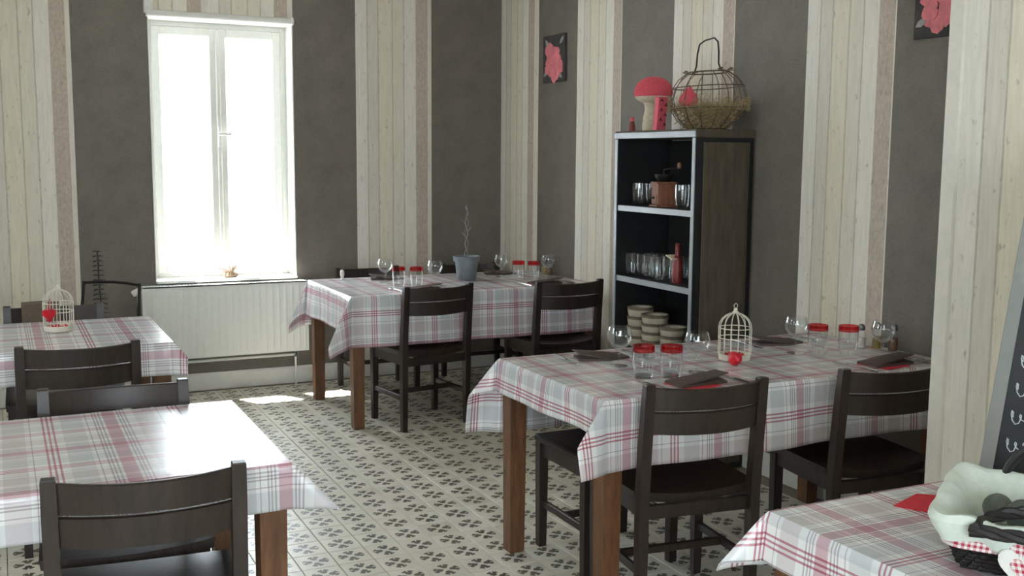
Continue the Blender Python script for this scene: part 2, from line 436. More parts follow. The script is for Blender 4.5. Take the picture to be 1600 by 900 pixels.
def baseboard(name, p, q, nrm, label):
    p, q, nrm = Vector(p), Vector(q), Vector(nrm)
    prof = [(0, 0), (0.018, 0), (0.018, BBH - 0.015), (0.010, BBH), (0, BBH)]
    struct(name, loft([[tuple(b + nrm * d + Vector((0, 0, z))) for d, z in prof] for b in (p, q)]), 'white', label, 'baseboard')
baseboard('baseboard_back', (XL, YB, 0), (XR, YB, 0), (0, -1, 0), 'tall white skirting board below the radiator wall')
baseboard('baseboard_right', (XR, PY, 0), (XR, YB, 0), (-1, 0, 0), 'tall white skirting board along the right wall')
baseboard('baseboard_left', (XL, YF, 0), (XL, YB, 0), (1, 0, 0), 'tall white skirting board along the left wall')
baseboard('baseboard_projection', (PX, YF, 0), (PX, PY, 0), (-1, 0, 0), 'white skirting board along the projecting wall')

def window(name, label, axis, pos, u0_, u1_, z0, z1, inward):
    """two-casement window: frame, centre post, sashes with panes, sill and light portal.  pos = plane of the glass"""
    root = thing(name, label, 'window', kind='structure')
    def P(u_, v_, z): return (u_, pos + v_, z) if axis == 'x' else (pos + v_, u_, z)
    def Sz(a, b, c): return (a, b, c) if axis == 'x' else (b, a, c)
    um = (u0_ + u1_) / 2; fr = bmesh.new()
    for c, s in ((((u0_ + 0.02), 0, (z0 + z1) / 2), (0.04, 0.06, z1 - z0)), ((u1_ - 0.02, 0, (z0 + z1) / 2), (0.04, 0.06, z1 - z0)),
                 ((um, 0, z1 - 0.02), (u1_ - u0_ - 0.08, 0.06, 0.04)), ((um, 0, z0 + 0.02), (u1_ - u0_ - 0.08, 0.06, 0.04))):
        bm_box(fr, P(*c), Sz(*s), bev=0.004)
    obj('window_frame', fr, 'white', root)
    for a, b in ((u0_ + 0.04, um), (um, u1_ - 0.04)):
        sb = bmesh.new(); f = 0.055
        for c, s in (((a + f / 2, 0, (z0 + z1) / 2), (f, 0.05, z1 - z0 - 0.08)), ((b - f / 2, 0, (z0 + z1) / 2), (f, 0.05, z1 - z0 - 0.08)),
                     (((a + b) / 2, 0, z1 - 0.04 - f / 2), (b - a - 2 * f, 0.05, f)), (((a + b) / 2, 0, z0 + 0.04 + f / 2), (b - a - 2 * f, 0.05, f))):
            bm_box(sb, P(c[0], inward * 0.012, c[2]), Sz(*s), bev=0.006)
        so = obj('sash', sb, 'white', root)
        obj('pane', boxm(P((a + b) / 2, inward * 0.012, (z0 + z1) / 2), Sz(b - a - 2 * f, 0.004, z1 - z0 - 0.08 - 2 * f)), 'pane', so)
    ml = boxm(P(um, inward * 0.046, (z0 + z1) / 2), Sz(0.028, 0.018, z1 - z0 - 0.10), bev=0.005)
    obj('meeting_moulding', ml, 'white', root)
    hd = bmesh.new(); bm_box(hd, P(um, inward * 0.062, z0 + 0.95 * (z1 - z0) / 1.7), Sz(0.022, 0.014, 0.13), bev=0.004)
    bm_box(hd, P(um + 0.03, inward * 0.082, z0 + 0.97 * (z1 - z0) / 1.7), Sz(0.09, 0.014, 0.018), bev=0.004)
    obj('handle', hd, 'white', root)
    pd = bpy.data.lights.new(name + '_portal', 'AREA'); pd.shape = 'RECTANGLE'
    pd.size = u1_ - u0_; pd.size_y = z1 - z0; pd.cycles.is_portal = True
    po = bpy.data.objects.new(name + '_portal', pd); COL.objects.link(po)
    po.location = P(um, -inward * 0.06, (z0 + z1) / 2)
    d = Vector((0, inward, 0)) if axis == 'x' else Vector((inward, 0, 0))
    po.rotation_euler = d.to_track_quat('-Z', 'Z').to_euler()
    return root
w1 = window('window_1', 'tall white double-casement window above the radiator, blown out by daylight', 'x', YB + 0.22, WX0, WX1, WZ0, WZ1, -1)
sill = boxm(((WX0 + WX1) / 2, YB + 0.075, WZ0 + 0.008), (WX1 - WX0 - 0.004, 0.23, 0.016), bev=0.004)
obj('window_sill', sill, 'white', w1)
rev = bmesh.new()
for sgn, x in ((-1, WX0), (1, WX1)): bm_box(rev, (x - sgn * 0.003, YB + 0.095, (WZ0 + WZ1) / 2 + 0.01), (0.006, 0.188, WZ1 - WZ0 - 0.022))
bm_box(rev, ((WX0 + WX1) / 2, YB + 0.095, WZ1 - 0.003), (WX1 - WX0 - 0.012, 0.188, 0.006))
obj('reveal', rev, 'white', w1)
window('fill_window_2', 'unseen white casement window in the left wall toward the front, added for fill light', 'y', XL - 0.2, LWIN[0][0], LWIN[0][1], LWIN[0][2], LWIN[0][3], 1)
window('fill_window_3', 'unseen white casement window in the left wall toward the back, added for fill light', 'y', XL - 0.2, LWIN[1][0], LWIN[1][1], LWIN[1][2], LWIN[1][3], 1)
window('fill_window_4', 'wide unseen casement window behind the camera, added for fill light', 'x', YF - 0.2, FWIN[0][0], FWIN[0][1], FWIN[0][2], FWIN[0][3], 1)

# outside: pavement only, bright in the sun
struct('pavement', boxm((0.5, 3, -0.30), (60, 60, 0.2)), 'ground', 'pale sunlit pavement outside the window', 'ground')

bl = thing('roller_blind', 'white rolled-up blind rail with end bracket above the window', 'blind', (WX0, YB, WZ1))
obj('rail', tube([(-0.01, -0.03, 0.012), (WX1 - WX0, -0.03, 0.012)], 0.022, 12), 'white', bl, True)
obj('bracket', boxm((0.005, -0.024, 0.06), (0.055, 0.044, 0.10), bev=0.004), 'white', bl)
obj('end_cap', boxm((WX1 - WX0 - 0.01, -0.028, 0.012), (0.016, 0.052, 0.05), bev=0.004), 'white', bl)

# ------------------------------------------------------------------ radiator
def radiator():
    x0, x1, z0, z1, yf, yb = 0.80, 1.868, 0.238, 0.716, YB - 0.115, YB - 0.035
    t = thing('radiator', 'white ribbed panel radiator under the window sill', 'radiator', ((x0 + x1) / 2, YB - 0.07, z0))
    cx, cy, cz = t.location
    bm = bmesh.new(); nx = 24 * 8; grid = []
    zs = [z0, z0 + 0.022, z0 + 0.05, z1 - 0.06, z1 - 0.03, z1]
    for j, z in enumerate(zs):
        row = []
        for i in range(nx + 1):
            x = x0 + (x1 - x0) * i / nx; ph = (i % 8) / 8.0
            rib = max(0.0, math.cos((ph - 0.5) * 2 * PI)) ** 0.6
            amp = 0.006 if 1 < j < 4 else 0.0
            if i < 4 or i > nx - 4: amp = 0.0
            row.append(bm.verts.new((x - cx, yf - amp * rib - cy, z - cz)))
        grid.append(row)
    for a, b in zip(grid, grid[1:]):
        for i in range(nx): bm.faces.new((a[i], a[i + 1], b[i + 1], b[i]))
    obj('ribbed_panel', bm, 'radw', t, True)
    obj('back_panel', boxm((0, YB - 0.05 - cy, (z1 - z0) / 2), (x1 - x0 - 0.03, 0.02, z1 - z0 - 0.02)), 'radw', t)
    for x in (x0 + 0.003, x1 - 0.003):
        obj('side_cover', boxm((x - cx, (yf + yb) / 2 + 0.001 - cy, (z1 - z0) / 2), (0.006, yb - yf, z1 - z0 - 0.004), bev=0.002), 'radw', t)
    g = bmesh.new(); bm_box(g, (0, yf + 0.006 - cy, z1 - cz - 0.004), (x1 - x0 - 0.014, 0.012, 0.010)); bm_box(g, (0, yb - 0.006 - cy, z1 - cz - 0.004), (x1 - x0 - 0.014, 0.012, 0.010))
    for k in range(52): bm_box(g, (x0 + 0.02 + k * (x1 - x0 - 0.04) / 51 - cx, (yf + yb) / 2 - cy, z1 - cz - 0.004), (0.007, yb - yf - 0.02, 0.006))
    obj('top_grille', g, 'radw', t)
    v = obj('thermostat_valve', lathe([(0, -0.03), (0.017, -0.03), (0.021, -0.02), (0.019, 0.015), (0.015, 0.03), (0, 0.03)], 12), 'white', t, True, (x0 - 0.03 - cx, -0.01, z1 - 0.03 - cz))
    v.rotation_euler = (0, PI / 2 - 0.5, 0)
    obj('pipe', tube([(x0 - 0.02 - cx, 0, z1 - 0.05 - cz), (x0 - 0.02 - cx, 0, -cz)], 0.008, 8), 'white', t, True)
    obj('pipe', tube([(1.785 - cx, 0.0, 0.02), (1.785 - cx, 0.0, -cz)], 0.008, 8), 'white', t, True)
    vv = bmesh.new(); bm_lathe(vv, [(0, 0), (0.013, 0), (0.013, 0.03), (0.009, 0.035), (0, 0.035)], 10, c=(1.785 - cx, 0, -0.045)); bm_tube(vv, [(1.785 - cx, 0, -0.03), (1.785 - cx, -0.035, -0.03)], 0.009, 8)
    obj('drain_valve', vv, 'steel', t, True)
    for x in (x0 + 0.2, x1 - 0.2): obj('wall_bracket', boxm((x - cx, YB - 0.024 - cy, 0.3), (0.03, 0.04, 0.2)), 'white', t)
    obj('return_pipe', tube([(x0 - 0.02 - cx, 0, -0.03), (1.785 - cx, 0, -0.03)], 0.009, 8), 'radw', t, True)
radiator()

# ------------------------------------------------------------------ tables and cloths
def table(loc, sx, sy, label, name='dining_table', group='dining tables'):
    t = thing(name, label, 'table', loc, 0, group)      # loc = centre of the table on the floor
    ht = 0.766
    obj('tabletop', boxm((0, 0, ht - 0.0125), (sx, sy, 0.025), bev=0.004), 'top', t)
    ap = bmesh.new()
    for s in (-1, 1):
        bm_box(ap, (0, s * (sy / 2 - 0.055), ht - 0.07), (sx - 0.18, 0.02, 0.09)); bm_box(ap, (s * (sx / 2 - 0.055), 0, ht - 0.07), (0.02, sy - 0.18, 0.09))
    obj('apron', ap, 'leg', t)
    for a in (-1, 1):
        for b in (-1, 1):
            cx, cy = a * (sx / 2 - 0.045), b * (sy / 2 - 0.048)
            secs = []
            for z, h in ((0, 0.029), (0.01, 0.031), (ht - 0.14, 0.035), (ht - 0.025, 0.035)):
                secs.append([(cx - h, cy - h, z), (cx + h, cy - h, z), (cx + h, cy + h, z), (cx - h, cy + h, z)])
            obj('leg', loft(secs), 'leg', t)
    return t

def cloth(x0, x1, y0, y1, over, label, ears=None, uvoff=(0, 0), z=0.7685, seed=1):
    """over = overhang (left, right, near, far); ears = direction of the folded corner (-x-y, +x-y, -x+y, +x+y)"""
    l, r, n, f = over; ears = ears or {}
    rnd = random.Random(seed); ph = [rnd.uniform(0, 6) for _ in range(8)]
    K, NTH = 14, 18
    mx, my = round((x1 - x0) / 0.05), round((y1 - y0) / 0.05)
    xs = [x0 + (x1 - x0) * i / mx for i in range(mx + 1)]; ys = [y0 + (y1 - y0) * j / my for j in range(my + 1)]
    cx, cy = (x0 + x1) / 2, (y0 + y1) / 2
    E = 0.006
    def wave(s, d, k): return 0.010 * math.sin(s * 7.3 + ph[k]) * min(1, d / 0.15) + 0.006 * math.sin(s * 17 + ph[k + 2]) * min(1, d / 0.15)
    def swell(s, d, k): return E * min(1, d / 0.015) + 0.05 * d + max(-0.2 * d, wave(s, d, k))
    bm = bmesh.new(); uvl = bm.loops.layers.uv.new('UVMap'); flat = {}
    def V(p, s, t):
        v = bm.verts.new((p[0] - cx, p[1] - cy, p[2])); flat[v] = (s - x0 + uvoff[0], t - y0 + uvoff[1]); return v
    def F_(*vs):
        fc = bm.faces.new(vs)
        for lp in fc.loops: lp[uvl].uv = flat[lp.vert]
    C = [[V((x, y, z), x, y) for y in ys] for x in xs]
    for i in range(mx):
        for j in range(my): F_(C[i][j], C[i + 1][j], C[i + 1][j + 1], C[i][j + 1])
    strip = {}
    for sx, kx, ov in ((-1, x0, l), (1, x1, r)):
        rows = [C[0 if sx < 0 else mx]]
        for q in range(1, K + 1):
            d = ov * q / K; rows.append([V((kx + sx * swell(y, d, 0), y, z - d), kx + sx * d, y) for y in ys])
        for a, b in zip(rows, rows[1:]):
            for j in range(my): F_(a[j], a[j + 1], b[j + 1], b[j])
        strip[('x', sx)] = rows
    for sy, ky, ov in ((-1, y0, n), (1, y1, f)):
        rows = [[C[i][0 if sy < 0 else my] for i in range(mx + 1)]]
        for q in range(1, K + 1):
            d = ov * q / K; rows.append([V((x, ky + sy * swell(x, d, 1), z - d), x, ky + sy * d) for x in xs])
        for a, b in zip(rows, rows[1:]):
            for i in range(mx): F_(a[i], a[i + 1], b[i + 1], b[i])
        strip[('y', sy)] = rows
    for sx, kx, ox in ((-1, x0, l), (1, x1, r)):
        for sy, ky, oy in ((-1, y0, n), (1, y1, f)):
            ths = sorted({round(PI / 2 * m_ / NTH, 6) for m_ in range(NTH + 1)} | {round(math.atan2(oy, ox), 6)})
            ea, op, k = ears.get((sx, sy), (None, 0.05, 0.85))
            e = Vector((sx, sy)).normalized() if ea is None else Vector((math.cos(R(ea)), math.sin(R(ea))))
            lat = Vector((-e.y, e.x)); sg = 1 if lat.x * sx > lat.y * sy else -1
            cols = []
            for ti, th in enumerate(ths):
                if ti == 0: cols.append([strip[('x', sx)][q][0 if sy < 0 else my] for q in range(K + 1)]); continue
                if ti == len(ths) - 1: cols.append([strip[('y', sy)][q][0 if sx < 0 else mx] for q in range(K + 1)]); continue
                rm = min(ox / max(1e-6, math.cos(th)), oy / max(1e-6, math.sin(th))); col = [C[0 if sx < 0 else mx][0 if sy < 0 else my]]
                g = 1 - th / (PI / 4); tp = (PI / 4) * (1 - (math.sqrt(g * g + 0.004) - 0.004 * abs(g))) * k
                for q in range(1, K + 1):
                    rho = rm * q / K
                    o_ = op * rho * math.sin(2 * th) * g * sg * 1.6
                    px = kx + e.x * rho * math.sin(tp) + lat.x * o_ + sx * swell(ky, rho, 0) * math.cos(th) ** 2
                    py = ky + e.y * rho * math.sin(tp) + lat.y * o_ + sy * swell(kx, rho, 1) * math.sin(th) ** 2
                    col.append(V((px, py, z - rho * math.cos(tp)), kx + sx * rho * math.cos(th), ky + sy * rho * math.sin(th)))
                cols.append(col)
            for a, b in zip(cols, cols[1:]):
                F_(a[0], a[1], b[1])
                for q in range(1, K): F_(a[q], a[q + 1], b[q + 1], b[q])
    o = obj('tablecloth', bm, 'plaid', None, True, (cx, cy, 0))
    o.data.polygons.foreach_set('use_smooth', [True] * len(o.data.polygons))
    sm = o.modifiers.new('thickness', 'SOLIDIFY'); sm.thickness = 0.0016; sm.offset = 1.0
    return tag(o, label, 'tablecloth', 'plaid oilcloth tablecloths')

ZT = 0.7705   # top of the cloth
FT = (1.74, 3.325, 2.895, 3.697)      # table in front of the bookcase
BT = (1.76, 3.352, 5.69, 6.60)        # table in the far corner
NL = (-0.95, 0.648, 2.628, 3.398)     # bare table by the camera's left
FL = (-0.95, 0.640, 4.586, 5.385)     # table with a cage near the window
RB = (1.522, 2.722, 0.97, 1.812)      # table with the basket
for b, lab in ((FT, 'brown-legged wooden table under plaid cloth in front of the bookcase'), (BT, 'brown-legged wooden table under plaid cloth beside the radiator'),
               (NL, 'brown-legged wooden table under the cloth with nothing on it'), (FL, 'brown-legged wooden table under the cloth with a single white cage'),
               (RB, 'brown-legged wooden table under the cloth carrying the lined basket')):
    table(((b[0] + b[1]) / 2, (b[2] + b[3]) / 2, 0), b[1] - b[0], b[3] - b[2], lab)
cloth(*FT, (0.125, 0.004, 0.235, 0.30), 'red and white plaid oilcloth set for four in front of the bookcase', {(-1, -1): (193, 0.10, 0.95), (-1, 1): (172, 0.25, 0.9)}, (0.08, 0.02), seed=3)
cloth(*BT, (0.22, 0.004, 0.29, 0.29), 'red and white plaid oilcloth carrying the grey flower pot', {(-1, -1): (196, 0.10, 0.62), (-1, 1): (172, 0.15, 0.50)}, (0.22, 0.0), seed=5)
cloth(*NL, (0.12, 0.12, 0.118, 0.15), 'bare plaid oilcloth with nothing on it, shining with window glare', {(1, -1): (-22, 0.10, 0.95)}, (0.02, 0.06), seed=8)
cloth(*FL, (0.12, 0.06, 0.135, 0.14), 'plaid oilcloth with a single cage, near the radiator', {(1, -1): (-20, 0.1, 0.9)}, (0.16, 0.12), seed=11)
cloth(*RB, (0.11, 0.004, 0.16, 0.13), 'plaid oilcloth under the lined basket and red napkin', {(-1, 1): (165, 0.10, 0.95)}, (0.05, 0.13), seed=14)

# ------------------------------------------------------------------ chairs
CH = 0.832
def make_chair(loc, rz, label):
    """origin between the back posts on the floor, sitter faces local +y"""
    t = thing('dining_chair', label, 'chair', loc, rz, 'dark wooden dining chairs')
    def post_y(z): return 0.0 if z < 0.45 else -0.035 * ((z - 0.45) / 0.39) ** 1.2
    for s in (-1, 1):
        secs = []
        for z, hx, hy in ((0, .015, .016), (.3, .0175, .019), (.45, .0175, .020), (.6, .0175, .019), (.74, .0175, .017), (CH - .004, .0165, .015), (CH, .0145, .013)):
            y = post_y(z); x = s * 0.2075
            secs.append([(x - hx, y - hy, z), (x + hx, y - hy, z), (x + hx, y + hy, z), (x - hx, y + hy, z)])
        obj('leg', loft(secs), 'chair', t)
    for s in (-1, 1):
        x = s * 0.205; secs = []
        for z, h in ((0, .015), (.25, .018), (.432, .019)): secs.append([(x - h, .375 - h, z), (x + h, .375 - h, z), (x + h, .375 + h, z), (x - h, .375 + h, z)])
        obj('leg', loft(secs), 'chair', t)
    # dished seat
    bm = bmesh.new(); nx, ny = 12, 6; topv, botv = [], []
    for i in range(nx + 1):
        u_ = -1 + 2 * i / nx; ra, rb = [], []
        for j in range(ny + 1):
            v_ = j / ny; x = u_ * (0.226 + 0.008 * v_); y = 0.024 + v_ * 0.402 + 0.018 * (1 - u_ * u_) * v_
            if j == 0: y -= 0.012 * (1 - u_ * u_)
            dip = -0.020 * (1 - u_ * u_) * (1 - 0.5 * v_) - (0.012 * max(0, v_ - 0.8) / 0.2)
            ra.append(bm.verts.new((x, y, 0.463 + dip))); rb.append(bm.verts.new((x * 0.985, y, 0.434 + dip)))
        topv.append(ra); botv.append(rb)
    for i in range(nx):
        for j in range(ny):
            bm.faces.new((topv[i][j], topv[i + 1][j], topv[i + 1][j + 1], topv[i][j + 1])); bm.faces.new((botv[i][j], botv[i][j + 1], botv[i + 1][j + 1], botv[i + 1][j]))
        bm.faces.new((topv[i][0], botv[i][0], botv[i + 1][0], topv[i + 1][0])); bm.faces.new((topv[i][ny], topv[i + 1][ny], botv[i + 1][ny], botv[i][ny]))
    for i in (0, nx):
        for j in range(ny):
            bm.faces.new((topv[i][j], topv[i][j + 1], botv[i][j + 1], botv[i][j]))
    obj('seat', bm, 'chair', t, True)
    ap = bmesh.new()
    for s in (-1, 1): bm_box(ap, (s * 0.205, 0.19, 0.405), (0.02, 0.34, 0.05))
    bm_box(ap, (0, 0.375, 0.395), (0.38, 0.02, 0.045)); bm_box(ap, (0, 0.004, 0.395), (0.38, 0.02, 0.045))
    obj('seat_frame', ap, 'chair', t)
    def rail(nm, z0, z1, sag, lip):
        secs = []; n = 14
        for i in range(n + 1):
            u_ = -1 + 2 * i / n; x = u_ * 0.192; y = -sag * (1 - u_ * u_)
            lo = z0 - lip * (1 - u_ * u_); hi = z1 - (0.006 if z1 > 0.8 else 0.001) * (1 - u_ * u_)
            yl, yh = y + post_y(lo), y + post_y(hi); d = 0.0095
            secs.append([(x, yl - d, lo), (x, yl + d, lo), (x, yh + d, hi - .003), (x, yh + d * .5, hi), (x, yh - d * .5, hi), (x, yh - d, hi - .003)])
        obj(nm, loft(secs), 'chair', t, True)
    rail('top_rail', 0.745, CH - 0.011, 0.040, 0.0)
    rail('lower_rail', 0.666, 0.739, 0.040, 0.004)
    for s in (-1, 1): obj('side_stretcher', boxm((s * 0.206, 0.19, 0.19), (0.018, 0.345, 0.03), bev=0.003), 'chair', t)
    obj('cross_stretcher', boxm((0, 0.19, 0.19), (0.394, 0.018, 0.028), bev=0.003), 'chair', t)
    return t
c0 = make_chair((2.225, 5.585, 0), R(8), 'dark wooden chair at the corner table, beside the cloth corner facing the radiator')
for loc, rz, lab in (((3.028, 5.495, 0), R(0), 'dark wooden chair at the corner table, next to the bookcase'),
                     ((2.060, 2.812, 0), R(-7), 'dark wooden chair at the bookcase table, on the wood-legged open end'),
                     ((2.825, 2.752, 0), R(-8), 'dark wooden chair at the bookcase table, partly behind the projecting wall'),
                     ((0.282, 2.53, 0), R(-5), 'dark wooden chair drawn up to the bare glaring table, its back toward the room'),
                     ((0.305, 3.475, 0), PI + R(-2), 'dark wooden chair facing the glaring bare table from the window side'),
                     ((0.255, 4.37, 0), R(0), 'dark wooden chair with its back toward the bare table, at the cage table'),
                     ((0.225, 5.50, 0), PI, 'dark wooden chair on the wall side of the cage table'),
                     ((2.26, 6.90, 0), PI, 'dark wooden chair between the corner table and wall, near the window'),
                     ((3.02, 6.90, 0), PI, 'dark wooden chair between the corner table and wall, in the room corner')):
    q = dup(c0, loc, rz, lab)
    if loc[1] > 6.5: q.scale.z = 0.965                 # slightly lower chairs along the wall

def stool(loc):
    t = thing('stool', 'dark wooden stool pushed under the bookcase table', 'stool', loc, 0)
    for a in (-1, 1):
        for b in (-1, 1):
            x, y = a * 0.19, b * 0.18; obj('leg', loft([[(x - h, y - h, z), (x + h, y - h, z), (x + h, y + h, z), (x - h, y + h, z)] for z, h in ((0, .016), (.3, .019), (.432, .019))]), 'chair', t)
    obj('seat', boxm((0, 0, 0.445), (0.43, 0.405, 0.028), bev=0.006), 'chair', t)
    ap = bmesh.new()
    for s in (-1, 1): bm_box(ap, (s * 0.19, 0, 0.40), (0.018, 0.33, 0.05)); bm_box(ap, (0, s * 0.18, 0.40), (0.34, 0.018, 0.05))
    obj('seat_frame', ap, 'chair', t)
    for s in (-1, 1): obj('side_stretcher', boxm((s * 0.19, 0, 0.18), (0.018, 0.33, 0.03), bev=0.003), 'chair', t)
    obj('cross_stretcher', boxm((0, 0, 0.18), (0.362, 0.018, 0.028), bev=0.003), 'chair', t)
stool((2.10, 3.475, 0))

def bistro(loc, rz):
    t = thing('metal_chair', 'thin black metal chair with an open back near the radiator valve', 'chair', loc, rz)
    for s in (-1, 1):
        obj('leg', tube([(s * .19, -.03, 0), (s * .19, 0, .45), (s * .185, -.03, .70), (s * .18, -.05, .845)], .009, 8), 'wire', t, True)
        obj('leg', tube([(s * .19, .39, 0), (s * .18, .36, .44)], .009, 8), 'wire', t, True)
    obj('seat', boxm((0, .18, .45), (.40, .40, .018), bev=.006), 'wire', t)
    obj('top_rail', tube([(-.18, -.05, .835), (-.09, -.062, .842), (0, -.067, .845), (.09, -.062, .842), (.18, -.05, .835)], .008, 8), 'wire', t, True)
    obj('lower_rail', tube([(-.187, -.018, .62), (0, -.034, .62), (.187, -.018, .62)], .014, 8), 'wire', t, True)
bistro((0.52, 6.22, 0), PI - R(42))

# brown cloth over the wall-side chair at the cage table
bt = bmesh.new(); secs = []
for i in range(7):
    x = -0.085 + 0.17 * i / 6; yy = 5.535 + 0.040 * (1 - ((0.165 + x - 0.225) / 0.19) ** 2); wv = 0.006 * math.sin(i * 2.1)
    pr = [(-.030, -.13 + wv), (-.026, -.02), (-.020, .014), (0, .026), (.020, .014), (.026, -.02), (.030, -.15 - wv), (.020, -.15 - wv), (.016, -.02), (.011, .006), (0, .012), (-.011, .006), (-.016, -.02), (-.020, -.13 + wv)]
    secs.append([(x, yy + d - 5.56, z) for d, z in pr])
tag(obj('folded_cloth', bm_loft(bt, secs), 'cloth2', None, True, (0.165, 5.56, CH - 0.012)), 'brown wool cloth folded over a chair back by the plank wallpaper', 'cloth')

# ------------------------------------------------------------------ bookcase
BKX0, BKX1, BKY0, BKY1, BKH = 3.005, 3.352, 4.204, 4.932, 1.692
def bookcase():
    d, wd = BKX1 - BKX0, BKY1 - BKY0
    t = thing('bookcase', 'black open bookcase with pale edging standing against the right wall', 'bookcase', ((BKX0 + BKX1) / 2, (BKY0 + BKY1) / 2, 0))
    for s in (-1, 1):
        so = obj('side_board', boxm((0, s * (wd / 2 - 0.011), (BKH - 0.04) / 2), (d - 0.004, 0.022, BKH - 0.04)), 'shelf', t)
        if s < 0:
            obj('side_panel', boxm((0.008, -wd / 2 - 0.003, 0.83), (d - 0.075, 0.008, 1.60), bev=0.002), 'panel', so)
        obj('edging', boxm((-d / 2 - 0.001, s * (wd / 2 - 0.012), (BKH - 0.04) / 2), (0.006, 0.024, BKH - 0.044), bev=0.001), 'edge', so)
    obj('back_board', boxm((d / 2 - 0.006, 0, BKH / 2 - 0.02), (0.008, wd - 0.044, BKH - 0.05)), 'shelf', t)
    tp = obj('top_board', boxm((0, 0, BKH - 0.02), (d + 0.004, wd + 0.01, 0.040), bev=0.003), 'panel', t)
    obj('edging', boxm((-d / 2 - 0.004, 0, BKH - 0.024), (0.006, wd + 0.008, 0.030), bev=0.001), 'edge', tp)
    for z in (1.286, 0.908, 0.525, 0.09):
        sh = obj('shelf', boxm((0.0, 0, z - 0.0), (d - 0.024, wd - 0.046, 0.030)), 'shelf', t)
        obj('edging', boxm((-d / 2 + 0.006, 0, z), (0.006, wd - 0.048, 0.030), bev=0.001), 'edge', sh)
    obj('plinth', boxm((0.01, 0, 0.037), (d - 0.04, wd - 0.05, 0.074)), 'shelf', t)
bookcase()
SH1, SH2, SH3 = 1.302, 0.924, 0.541

def picture(y0, y1, z0, z1, label, seed):
    cy, cz = (y0 + y1) / 2, (z0 + z1) / 2; wd, hh = y1 - y0, z1 - z0
    t = thing('rose_picture', label, 'picture', (XR - 0.002, cy, cz), -PI / 2)   # local x = viewer's right
    obj('canvas', boxm((0, -0.009, 0), (wd, 0.018, hh), bev=0.002), 'canvas', t)
    rnd = random.Random(seed); bm = bmesh.new()
    for k in range(26):
        a = rnd.uniform(0, 2 * PI); rr = 0.34 * math.sqrt(rnd.random())
        cx_, cz_ = rr * wd * math.cos(a), rr * hh * 0.95 * math.sin(a) - 0.02; sz = wd * rnd.uniform(0.10, 0.19)
        b = []
        for q in range(9):
            g = 2 * PI * q / 9; b.append((cx_ + sz * math.cos(g) * rnd.uniform(.7, 1.1), cz_ + sz * math.sin(g) * rnd.uniform(.7, 1.1)))
        bm_prism(bm, b, 0.0012 + 0.0002 * k, Matrix.Translation((0, -0.018, 0)) @ Matrix.Rotation(PI / 2, 4, 'X'))
    obj('rose', bm, 'petal', t)
    bm = bmesh.new()
    for (px, pz, an) in ((-.36, -.3, .5), (.30, -.36, -.6), (.36, .36, .7), (-.3, .33, 2.3)):
        bm_prism(bm, [(px * wd + .03 * math.cos(an + g) * s_, pz * hh + .03 * math.sin(an + g) * s_) for g, s_ in ((0, 1.3), (.8, .6), (2.3, .6), (PI, 1.1), (4.0, .6), (5.4, .6))], 0.0022, Matrix.Translation((0, -0.018, 0)) @ Matrix.Rotation(PI / 2, 4, 'X'))
    obj('leaf_print', bm, 'grey', t)
picture(6.133, 6.436, 2.045, 2.352, 'small dark canvas with a pink rose beyond the bookcase', 2)
picture(2.93, 3.215, 2.030, 2.345, 'small dark canvas with a pink rose beside the projecting wall', 5)

# ------------------------------------------------------------------ on top of the bookcase
def mushroom():
    t = thing('felt_mushroom', 'felt toadstool with red cap and cream stem on the bookcase', 'mushroom', (3.18, 4.845, BKH))
    obj('stem', lathe([(0, 0), (.054, 0), (.057, .02), (.053, .07), (.044, .115), (.046, .14), (.064, .165), (.085, .178), (0, .19)], 24), 'cream', t, True)
    obj('cap', lathe([(0, .180), (.066, .178), (.098, .184), (.104, .200), (.101, .224), (.088, .252), (.067, .273), (.037, .287), (0, .292)], 28), 'red', t, True)
    obj('gills', lathe([(.048, .150), (.070, .158), (.092, .172), (.099, .184), (.096, .190), (.046, .176)], 28), 'cream', t, True)
mushroom()
fg = thing('red_figurine', 'tiny red peg figurine in front of the toadstool stem', 'figurine', (3.10, 4.925, BKH))
obj('body', lathe([(0, 0), (.020, 0), (.018, .03), (.012, .055), (0, .06)], 12), 'darkred', fg, True)
obj('head', lathe([(0, .052), (.010, .056), (.013, .066), (.009, .077), (0, .08)], 12), 'pink', fg, True)
pk = thing('pink_card', 'pink patterned card box leaning between toadstool and wire basket', 'box', (3.036, 4.560, BKH), R(8))
pr = Matrix.Rotation(R(5), 4, 'X')
obj('box_body', boxm((0, 0.0, 0.0845), (0.060, 0.030, 0.165), pr, 0.002), 'pink', pk)
bm = bmesh.new()
for k in range(6): bm_prism(bm, [(x * .012 + (-.014 if k % 2 else .014), y * .012 + .03 + .024 * k) for x, y in ((0, 1), (.6, .2), (1, -.6), (0, -.3), (-1, -.6), (-.6, .2))], .0015, pr @ Matrix.Translation((0, -0.0148, 0)) @ Matrix.Rotation(PI / 2, 4, 'X'))
obj('printed_stars', bm, 'darkred', pk)

